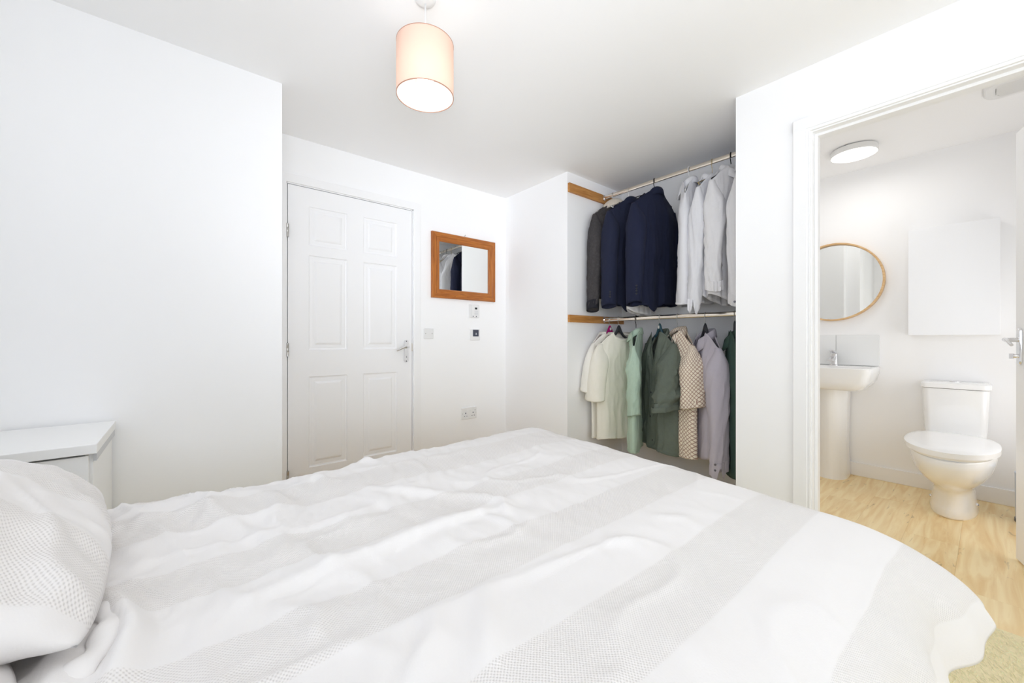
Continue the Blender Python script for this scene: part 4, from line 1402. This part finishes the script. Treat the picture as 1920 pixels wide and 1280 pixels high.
        S = pts[0]
        seed = k['seed'] + (3 if sgn > 0 else 9)
        rows, uv = [], []
        for i in range(NT):
            t = i / (NT - 1)
            r_, uvr = [], []
            env = float(smooth01(t / 0.25))
            for j in range(NA + 1):
                a = 2 * pi * j / NA
                nz = fold * (0.15 + 0.85 * t) * env * (math.sin(2 * a + seed + 2.2 * t) + 0.6 * math.sin(3 * a - seed * 1.3 + 4 * t))
                # pulled creases around the elbow and hem
                c1 = 1 - abs(float(vnoise(cos(a - 0.5) * 1.6 + 5 + 2.5 * t, t * 3.4 + 1.8 * sin(a), seed)))
                c2 = 1 - abs(float(vnoise(cos(a + 1) * 3.0 + 9 - 3 * t, t * 6.5 + 2.5 * sin(a), seed + 1)))
                nz += crease * env * (max(0, c1 - 0.62) / 0.38 - 0.25) + 0.6 * crease * env * (max(0, c2 - 0.7) / 0.3 - 0.2)
                if rollup:
                    nz += 0.012 * math.exp(-((t - 0.80) / 0.07) ** 2) * (1 + 0.8 * math.sin(2 * a + 9 * t)) - 0.012 * math.exp(-((t - 0.93) / 0.05) ** 2)
                ca_, sa_ = cos(a), sin(a)
                ca_ = math.copysign(abs(ca_) ** 0.8, ca_)
                p = pts[i] + np.array([(rad[i][0] + nz) * ca_, (rad[i][1] + nz) * sa_, 0.014 * sin(a + 0.7) * t])
                r_.append(p)
                uvr.append((a * 0.075, pts[i][2]))
            rows.append(r_)
            uv += uvr
        c0_ = sum(rows[0][:-1]) / NA
        rows.insert(0, [c0_ + np.array([0, 0, 0.006]) + (p - c0_) * 0.02 for p in rows[0]])
        uv = uv[:NA + 1] + uv
        c_ = sum(rows[-1][:-1]) / NA
        # turned-in hem
        last = rows[-1]
        rows.append([c_ + (p - c_) * 0.93 + np.array([0, 0, 0.003]) for p in last])
        rows.append([c_ + (p - c_) * 0.88 + np.array([0, 0, 0.05]) for p in last])
        uv += uv[-(NA + 1):] + uv[-(NA + 1):]
        vs, fs = strip_mesh(rows)
        o = link_mesh('sleeve', vs, [f[::-1] for f in fs], self.mat, self.root, smooth=True, uvs=uv)
        if cuff:
            rr = []
            i0 = NT - 1
            for (zz, sc_) in ((cuff, 0.98), (cuff, 1.035), (cuff * 0.5, 1.05), (0.0, 1.045), (-0.004, 1.02), (-0.002, 0.97), (cuff * 0.6, 0.93)):
                ring = []
                for j in range(NA + 1):
                    a = 2 * pi * j / NA
                    p = c_ + (last[j] - c_) * sc_ + np.array([0, 0, zz - 0.006])
                    if cuff_open:
                        da = (a - ba + pi) % (2 * pi) - pi
                        low = 1 - max(0.0, zz) / cuff
                        p = p + np.array([cos(ba), sin(ba), 0]) * 0.012 * low * math.exp(-(da / 0.9) ** 2)
                        p[2] += low * (0.050 * math.exp(-(da / 0.16) ** 2) - 0.034 * math.exp(-((abs(da) - 0.55) / 0.32) ** 2))
                    ring.append(p)
                rr.append(ring)
            vs, fs = strip_mesh(rr)
            cu = link_mesh('cuff', vs, [f[::-1] for f in fs], cuffmat or self.mat, o, smooth=True, angle=50, uvs=[(v[0] + v[1], v[2]) for v in vs])
        for b in range(buttons):
            jj = int(round((ba + 0.42 * bside) / (2 * pi) * NA)) % NA
            ii = NT - 4 - b
            p = np.array(rows[ii + 1][jj])
            if cuff:
                p = c_ + (last[jj] - c_) * 1.06 + np.array([0, 0, cuff * (0.3 + 0.55 * b)])
            c0 = c_ + np.array([0, 0, p[2] - c_[2]]) if cuff else sum(rows[ii + 1][:-1]) / NA
            nrm = (p - c0) / np.linalg.norm(p - c0)
            self.button(o, p + nrm * 0.002, nrm, 0.0065, bmat or M['buttonblack'])
        return o

    def button(self, parent, p, nrm, r, mat):
        nrm = np.array(nrm, float)
        nrm /= np.linalg.norm(nrm)
        a = np.cross(nrm, (0, 0, 1.0))
        a /= np.linalg.norm(a) + 1e-9
        b = np.cross(nrm, a)
        m = MB()
        m.loft([[p + nrm * h + rr * (cos(2 * pi * k / 12) * a + sin(2 * pi * k / 12) * b) for k in range(12)] for rr, h in ((r, -0.001), (r, 0.0015), (r * 0.8, 0.0025))])
        m.build('button', mat, parent, base=(0, 0, 0))

    def collar(self, stand=0.03, fall=0.045, tip=0.075, mat=None, open_=0.35, spread=0.018, thick=0.003, b=0.046, lift=0.0, name='collar'):
        """stand-and-fall collar round the neck, open at the front (local -y)"""
        k = self.k
        a_ = k['nw'] * 1.0
        NA = 45
        rows = []
        for i in range(NA):
            ph = (-pi + open_) + (2 * pi - 2 * open_) * i / (NA - 1)     # 0 = back
            fr = 0.5 - 0.5 * cos(ph)
            bx, by = a_ * sin(ph), b * cos(ph)
            nx, ny = sin(ph), cos(ph)
            zb_ = -k['nf'] * 0.72 * fr ** 1.6 - k['nb'] * (1 - fr) + lift
            st = stand * (1 - 0.35 * fr)
            fl = fall + (tip - fall) * smooth01((fr - 0.45) / 0.5)
            pt = float(smooth01((fr - 0.62) / 0.38))
            cxp = -math.copysign(1, bx) * 0.010 * pt if abs(bx) > 1e-6 else 0.0

            def P_(o_, zz, f_):
                return (bx + nx * o_ + cxp * f_, by + ny * o_ - 0.016 * pt * f_, zb_ + zz)
            row = [P_(0.002, -0.008, 0), P_(0.0, st * 0.5, 0), P_(-0.001, st, 0), P_(0.004, st + 0.003, 0.1),
                   P_(0.008 + spread * 0.3, st - 0.008, 0.3), P_(0.010 + spread * 0.7, st - fl * 0.55, 0.6), P_(0.011 + spread, st - fl, 1.0)]
            rows.append(row)
        vs, fs = strip_mesh(rows)
        uv = [(0.05 + 0.08 * (i // 7) / 6, 0.012 * (i % 7)) for i in range(len(vs))]
        o = link_mesh(name, vs, fs, mat or self.mat, self.root, smooth=True, uvs=uv)
        sd = o.modifiers.new('cloth_thickness', 'SOLIDIFY')
        sd.thickness = thick
        sd.offset = 0
        return o

    def placket(self, side=-1, n=6, t0=0.03, t1=0.98, width=0.030, bmat=None, u0=0.0):
        rows, uv = [], []
        for t in np.linspace(t0, t1, 30):
            row = []
            for j in np.linspace(-1, 1, 5):
                x, y, z = self.surf(np.array(u0 + j * width / 2 / 0.22), np.array(t), side)
                row.append((float(x), float(y) + side * (0.0035 if abs(j) < 0.9 else 0.0005), float(z)))
                uv.append((float(x), float(z)))
            rows.append(row)
        vs, fs = strip_mesh(rows)
        o = link_mesh('placket', vs, fs if side > 0 else [f[::-1] for f in fs], self.mat, self.root, smooth=True, uvs=uv)
        for i in range(n):
            t = t0 + (t1 - t0) * (0.06 + 0.86 * i / max(1, n - 1))
            x, y, z = self.surf(np.array(u0), np.array(t), side)
            self.button(o, np.array((float(x), float(y) + side * 0.005, float(z))), (0, side, 0), 0.0055, bmat or M['label'])
        return o

    def hem_band(self, h=0.018, t0=None, name='hem'):
        rows, uv = [], []
        t0 = 1 - h / self.k['length']
        us = np.linspace(-0.985, 0.985, 60)
        rows = []
        for t, off in ((t0, 0.0004), (t0 + 0.002, 0.0022), (1.0, 0.0022), (1.002, 0.0)):
            row = []
            for side in (-1, 1):
                for u in (us if side < 0 else us[::-1]):
                    x, y, z = self.surf(np.array(u), np.array(t), side)
                    row.append((float(x) * 1.004, float(y) + side * off, float(z)))
            row.append(row[0])
            rows.append(row)
        vs, fs = strip_mesh(rows)
        uv = [(v[0], v[2]) for v in vs]
        return link_mesh(name, vs, fs, self.mat, self.root, smooth=True, uvs=uv)

    def neckband(self, h=0.016):
        rows = []
        us = np.linspace(-1, 1, 33) * self.k['nw'] / self.k['sw']
        for dz, off in ((0.002, 0.0), (0.004, 0.003), (-h, 0.003), (-h - 0.002, 0.0)):
            row = []
            for side in (-1, 1):
                for u in (us if side < 0 else us[::-1]):
                    x, y, z = self.surf(np.array(u), np.array(0.0), side)
                    row.append((float(x), float(y) + side * (off + 0.001), float(z) + dz))
            row.append(row[0])
            rows.append(row)
        vs, fs = strip_mesh(rows)
        return link_mesh('neckband', vs, fs, self.mat, self.root, smooth=True, uvs=[(v[0], v[2]) for v in vs])

    def yoke_seam(self, t=0.16, side=1):
        rows = []
        for dt, off in ((-0.006, 0.0003), (-0.003, 0.002), (0.003, 0.002), (0.006, 0.0003)):
            row = []
            for u in np.linspace(-0.93, 0.93, 40):
                x, y, z = self.surf(np.array(u), np.array(t + dt), side)
                row.append((float(x), float(y) + side * off, float(z)))
            rows.append(row)
        vs, fs = strip_mesh(rows)
        return link_mesh('yoke_seam', vs, fs, self.mat, self.root, smooth=True, uvs=[(v[0], v[2]) for v in vs])

    def pocket(self, side, u0, t0, w=0.11, h=0.13):
        rows = []
        us = np.linspace(u0 - w / 2 / self.k['bw'], u0 + w / 2 / self.k['bw'], 7)
        for ii, t in enumerate(np.linspace(t0, t0 + h / self.k['length'], 7)):
            row = []
            for jj, u in enumerate(us):
                x, y, z = self.surf(np.array(u), np.array(t), side)
                edge = ii in (0, 6) or jj in (0, 6)
                row.append((float(x), float(y) + side * (0.0006 if edge else 0.0035), float(z)))
            rows.append(row)
        vs, fs = strip_mesh(rows)
        return link_mesh('pocket', vs, fs, self.mat, self.root, smooth=True, uvs=[(v[0], v[2]) for v in vs])


JG, SG = 'jackets on the upper rail', 'white shirts on the upper rail'
LG = 'tops on the lower rail'
U, Lw = RZ['u'], RZ['l']

# --- upper rail, from the far end
hanger('coat_hanger', 1.938, U, -5, 0.19, 0.07, 2.10, 'wire', 'steel hanger inside the charcoal denim jacket, first on the upper rail')
g = Garment('denim_jacket', 1.935, 2.095, 175, 'charcoal denim jacket with cream fleece collar at the far end of the upper rail', 'jacket', M['denim'], JG,
            sw=0.222, slope=0.105, bw=0.232, hw=0.205, length=0.74, dc=0.052, dh=0.045, fold=0.008, seed=2, nf=0.05)
g.sleeve(1, 0.735, 0.090, 0.066, 0.066, 0.054, out=0.032, cuff=0.062, cuffmat=M['denimcuff'], fold=0.004)
g.sleeve(-1, 0.70, 0.085, 0.066, 0.058, 0.048, out=0.02, cuff=0.062, cuffmat=M['denimcuff'], fold=0.004)
c_ = g.collar(stand=0.042, fall=0.060, tip=0.08, mat=M['sherpa'], open_=0.5, spread=0.022, thick=0.012, b=0.062)
c_['label'] = 'cream fleece collar'
g.yoke_seam(0.19, 1)
g.hem_band(0.045, name='waistband')

hanger('coat_hanger', 1.79, U, -9, 0.19, 0.07, 2.11, 'wire', 'steel hanger inside the middle navy suit jacket')
g = Garment('suit_jacket', 1.79, 2.09, 171, 'dark navy suit jacket between the denim jacket and the front navy jacket', 'jacket', M['navy'], JG,
            sw=0.222, slope=0.110, bw=0.222, hw=0.235, length=0.80, dc=0.060, dh=0.056, fold=0.008, seed=4, nf=0.2, nw=0.062, vneck=True, split=1)
g.sleeve(1, 0.715, 0.098, 0.068, 0.076, 0.056, out=0.028, fwd=0.010, fold=0.003, crease=0.004, buttons=3, ba=0.45)
g.sleeve(-1, 0.70, 0.085, 0.066, 0.064, 0.052, out=0.015, fold=0.004)
g.collar(stand=0.034, fall=0.050, tip=0.07, open_=1.2, spread=0.004, thick=0.004, b=0.045)

hanger('coat_hanger', 1.573, U, -8, 0.20, 0.07, 2.115, 'black', 'black hanger carrying the front navy suit jacket')
g = Garment('suit_jacket', 1.573, 2.10, 172, 'front navy suit jacket with vented back, nearest the white shirts', 'jacket', M['navydeep'], JG,
            sw=0.230, slope=0.118, bw=0.226, hw=0.245, length=0.83, dc=0.066, dh=0.064, fold=0.009, seed=6, nf=0.2, nw=0.062, vneck=True, split=1)
g.sleeve(1, 0.715, 0.100, 0.068, 0.078, 0.057, out=0.026, fwd=0.012, fold=0.003, crease=0.004, buttons=4, ba=0.45)
g.sleeve(-1, 0.70, 0.085, 0.06, 0.062, 0.048, out=0.006, fold=0.004)
g.collar(stand=0.034, fall=0.050, tip=0.07, open_=1.2, spread=0.004, thick=0.004, b=0.045)

g = Garment('dress_shirt', 1.675, 2.03, -8, 'white shirt hidden between the two navy jackets, only its tail showing below', 'shirt', M['whitewarm'], SG,
            sw=0.15, slope=0.13, bw=0.17, hw=0.165, length=0.825, dc=0.03, dh=0.03, fold=0.006, seed=9, hemc=-0.05)
g.collar(stand=0.02)

hanger('coat_hanger', 1.314, U, 198, 0.16, 0.10, 2.11, 'white', 'white hanger with the narrow edge-on white shirt')
g = Garment('sleeveless_shirt', 1.314, 2.095, 198, 'sleeveless white shirt turned edge-on, right beside the front navy jacket', 'shirt', M['white'], SG,
            sw=0.165, slope=0.12, bw=0.222, hw=0.215, length=0.84, dc=0.050, dh=0.060, fold=0.006, seed=12, nf=0.07, hemc=0.0)
g.collar(stand=0.034, fall=0.045, tip=0.075, open_=0.3, spread=0.006, thick=0.003, b=0.045)
g.placket(-1, 6)
g.hem_band(0.014)

hanger('coat_hanger', 1.160, U, -3, 0.18, 0.08, 2.10, 'bronze', 'bronze-hooked hanger in the white shirt with the lowest cuff')
g = Garment('dress_shirt', 1.160, 2.085, -3, 'long-sleeved white shirt second from the navy jackets, open cuff hanging lowest', 'shirt', M['white'], SG,
            sw=0.185, slope=0.11, bw=0.195, hw=0.19, length=0.83, dc=0.042, dh=0.042, fold=0.010, seed=14, hemc=-0.06)
g.sleeve(-1, 0.745, 0.085, 0.055, 0.056, 0.036, out=0.024, fwd=0.02, fold=0.005, crease=0.008, cuff=0.055, cuff_open=True, ba=3.5)
g.sleeve(1, 0.70, 0.078, 0.055, 0.050, 0.038, out=0.012, fold=0.006, cuff=0.055)
g.collar(stand=0.032, fall=0.048, tip=0.07, open_=0.3, spread=0.010)
g.placket(-1, 6)

hanger('coat_hanger', 1.045, U, -12, 0.19, 0.10, 2.12, 'black', 'black hanger in the third white shirt by the doorway wall')
g = Garment('dress_shirt', 1.045, 2.105, -12, 'white shirt third from the navy jackets, on a black hanger', 'shirt', M['whitewarm'], SG,
            sw=0.198, slope=0.115, bw=0.210, hw=0.215, length=0.86, dc=0.050, dh=0.05, fold=0.014, seed=17, hemc=-0.06)
g.sleeve(-1, 0.66, 0.090, 0.055, 0.066, 0.040, out=0.018, fwd=-0.02, fold=0.006, crease=0.010, cuff=0.055)
g.sleeve(1, 0.68, 0.080, 0.060, 0.058, 0.042, out=0.02, fold=0.006, cuff=0.055)
g.collar(stand=0.034, fall=0.048, tip=0.07, open_=0.35, spread=0.010)
g.placket(-1, 6)

hanger('coat_hanger', 0.955, U, 4, 0.18, 0.10, 2.10, 'wire', 'steel hanger in the white shirt half hidden by the doorway wall')
g = Garment('dress_shirt', 0.955, 2.085, 4, 'white shirt half hidden by the wall at the doorway end of the upper rail', 'shirt', M['whitewarm'], SG,
            sw=0.19, slope=0.12, bw=0.20, hw=0.20, length=0.84, dc=0.040, dh=0.040, fold=0.008, seed=19, hemc=-0.05)
g.sleeve(-1, 0.735, 0.090, 0.068, 0.058, 0.036, out=0.03, fold=0.004, cuff=0.06, buttons=1, bside=-1, ba=3.7, bmat=M['buttongrey'])
g.collar(stand=0.03, fall=0.048, tip=0.07, open_=0.35, spread=0.010)

# --- lower rail, from the far end
hanger('coat_hanger', 1.968, Lw, -5, 0.17, 0.07, 1.085, 'magenta', 'magenta padded hanger in the ivory tee at the far end of the lower rail')
g = Garment('tee_shirt', 1.968, 1.082, -5, 'ivory short-sleeved tee at the far end of the lower rail', 't-shirt', M['ivory'], LG,
            sw=0.20, slope=0.095, bw=0.215, hw=0.205, length=0.82, dc=0.032, dh=0.028, fold=0.005, seed=22, nf=0.055, nw=0.085)
g.sleeve(-1, 0.36, 0.100, 0.082, 0.044, 0.050, out=0.085, fold=0.003, crease=0.003)
g.sleeve(1, 0.34, 0.088, 0.080, 0.040, 0.042, out=0.05, fold=0.003)
g.neckband()
g.hem_band(0.016)

hanger('coat_hanger', 1.882, Lw, -12, 0.18, 0.07, 1.085, 'charcoal', 'charcoal hanger with a pale tag in the cream tee')
g = Garment('tee_shirt', 1.880, 1.078, -12, 'wide-sleeved cream tee in front of the ivory tee', 't-shirt', M['cream'], LG,
            sw=0.205, slope=0.095, bw=0.225, hw=0.222, length=0.82, dc=0.046, dh=0.044, fold=0.008, seed=24, nf=0.05, nw=0.085)
g.sleeve(-1, 0.42, 0.130, 0.105, 0.056, 0.074, out=0.085, fold=0.003, crease=0.003)
g.sleeve(1, 0.36, 0.105, 0.085, 0.050, 0.052, out=0.04, fold=0.003)
g.neckband()
g.hem_band(0.016)

hanger('coat_hanger', 1.727, Lw, 208, 0.17, 0.10, 1.10, 'black', 'black hanger in the sage green shirt')
g = Garment('short_sleeved_shirt', 1.727, 1.090, 208, 'sage green short-sleeved shirt hanging edge-on beside the cream tees', 'shirt', M['sage'], LG,
            sw=0.195, slope=0.12, bw=0.222, hw=0.225, length=0.88, dc=0.036, dh=0.042, fold=0.009, seed=27, nf=0.06)
g.sleeve(1, 0.50, 0.088, 0.080, 0.050, 0.045, out=0.03, fold=0.005, crease=0.009)
g.sleeve(-1, 0.46, 0.085, 0.085, 0.054, 0.062, out=0.05, fwd=-0.07, fold=0.005)
g.collar(stand=0.030, fall=0.044, tip=0.065, open_=0.35, spread=0.003, b=0.040)
g.placket(-1, 6)
g.hem_band(0.016)

hanger('coat_hanger', 1.531, Lw, 238, 0.19, 0.09, 1.09, 'teal', 'dark teal hanger with an oval tag in the olive shirt')
g = Garment('overshirt', 1.531, 1.083, 238, 'dark olive linen shirt with open collar and rolled sleeve beside the sage shirt', 'shirt', M['olive'], LG,
            sw=0.200, slope=0.092, bw=0.225, hw=0.235, length=0.84, dc=0.056, dh=0.058, fold=0.016, seed=30, nf=0.22, vneck=True, wr=0.008)
g.sleeve(1, 0.44, 0.120, 0.110, 0.080, 0.092, out=0.060, fwd=-0.06, fold=0.008, crease=0.014, rollup=True, cuff=0.03)
g.sleeve(-1, 0.50, 0.095, 0.075, 0.066, 0.056, out=0.03, fold=0.009, crease=0.010)
g.collar(stand=0.028, fall=0.050, tip=0.085, open_=0.75, spread=0.006, thick=0.003, b=0.050)
g.placket(-1, 4, t0=0.02, bmat=M['buttonblack'])
g.pocket(-1, -0.45, 0.16)
g.hem_band(0.018)

hanger('coat_hanger', 1.397, Lw, 236, 0.17, 0.09, 1.10, 'wire', 'steel hanger in the brown lattice-print shirt')
g = Garment('short_sleeved_shirt', 1.397, 1.092, 236, 'cream short-sleeved shirt with a brown lattice print beside the olive shirt', 'shirt', M['lattice'], LG,
            sw=0.198, slope=0.112, bw=0.225, hw=0.235, length=0.84, dc=0.056, dh=0.052, fold=0.014, seed=33, nf=0.09)
g.sleeve(1, 0.40, 0.105, 0.095, 0.074, 0.078, out=0.055, fold=0.006, crease=0.008)
g.sleeve(-1, 0.40, 0.085, 0.090, 0.056, 0.060, out=0.04, fold=0.006)
g.collar(stand=0.032, fall=0.052, tip=0.075, open_=0.5, spread=0.005)
g.placket(-1, 5)
g.hem_band(0.016)

hanger('coat_hanger', 1.205, Lw, 228, 0.18, 0.09, 1.08, 'charcoal', 'broad charcoal hanger in the pale lilac shirt')
g = Garment('dress_shirt', 1.205, 1.070, 228, 'pale lilac linen shirt with long hanging cuff on the lower rail', 'shirt', M['lilac'], LG,
            sw=0.195, slope=0.105, bw=0.222, hw=0.240, length=0.82, dc=0.054, dh=0.055, fold=0.014, seed=36, nf=0.10, hemc=-0.04)
g.sleeve(1, 0.735, 0.110, 0.062, 0.078, 0.052, out=0.075, fwd=-0.03, fold=0.006, crease=0.009, cuff=0.06, cuff_open=True, buttons=2, bmat=M['buttongrey'], bside=-1, ba=-0.25)
g.sleeve(-1, 0.70, 0.085, 0.060, 0.056, 0.045, out=0.03, fold=0.006, cuff=0.06)
g.collar(stand=0.034, fall=0.052, tip=0.090, open_=0.42, spread=0.006, b=0.050)
g.placket(-1, 6, bmat=M['buttongrey'])
link_mesh('neck_label', [(-0.016, 0.046, -0.012), (0.016, 0.046, -0.012), (0.016, 0.043, -0.045), (-0.016, 0.043, -0.045)], [(0, 1, 2, 3)], M['label'], g.root, solid=0.001)

hanger('coat_hanger', 1.022, Lw, 205, 0.16, 0.09, 1.09, 'charcoal', 'charcoal hanger in the forest green shirt by the doorway wall')
g = Garment('overshirt', 1.022, 1.085, 205, 'forest green shirt half hidden by the wall at the doorway end of the lower rail', 'shirt', M['forest'], LG,
            sw=0.18, slope=0.10, bw=0.19, hw=0.195, length=0.88, dc=0.046, dh=0.046, fold=0.009, seed=39, nf=0.11)
g.sleeve(-1, 0.66, 0.090, 0.060, 0.054, 0.045, out=0.02, fold=0.006)
g.collar(stand=0.032, fall=0.054, tip=0.085, open_=0.45, spread=0.006)
g.placket(-1, 6, bmat=M['buttonblack'])
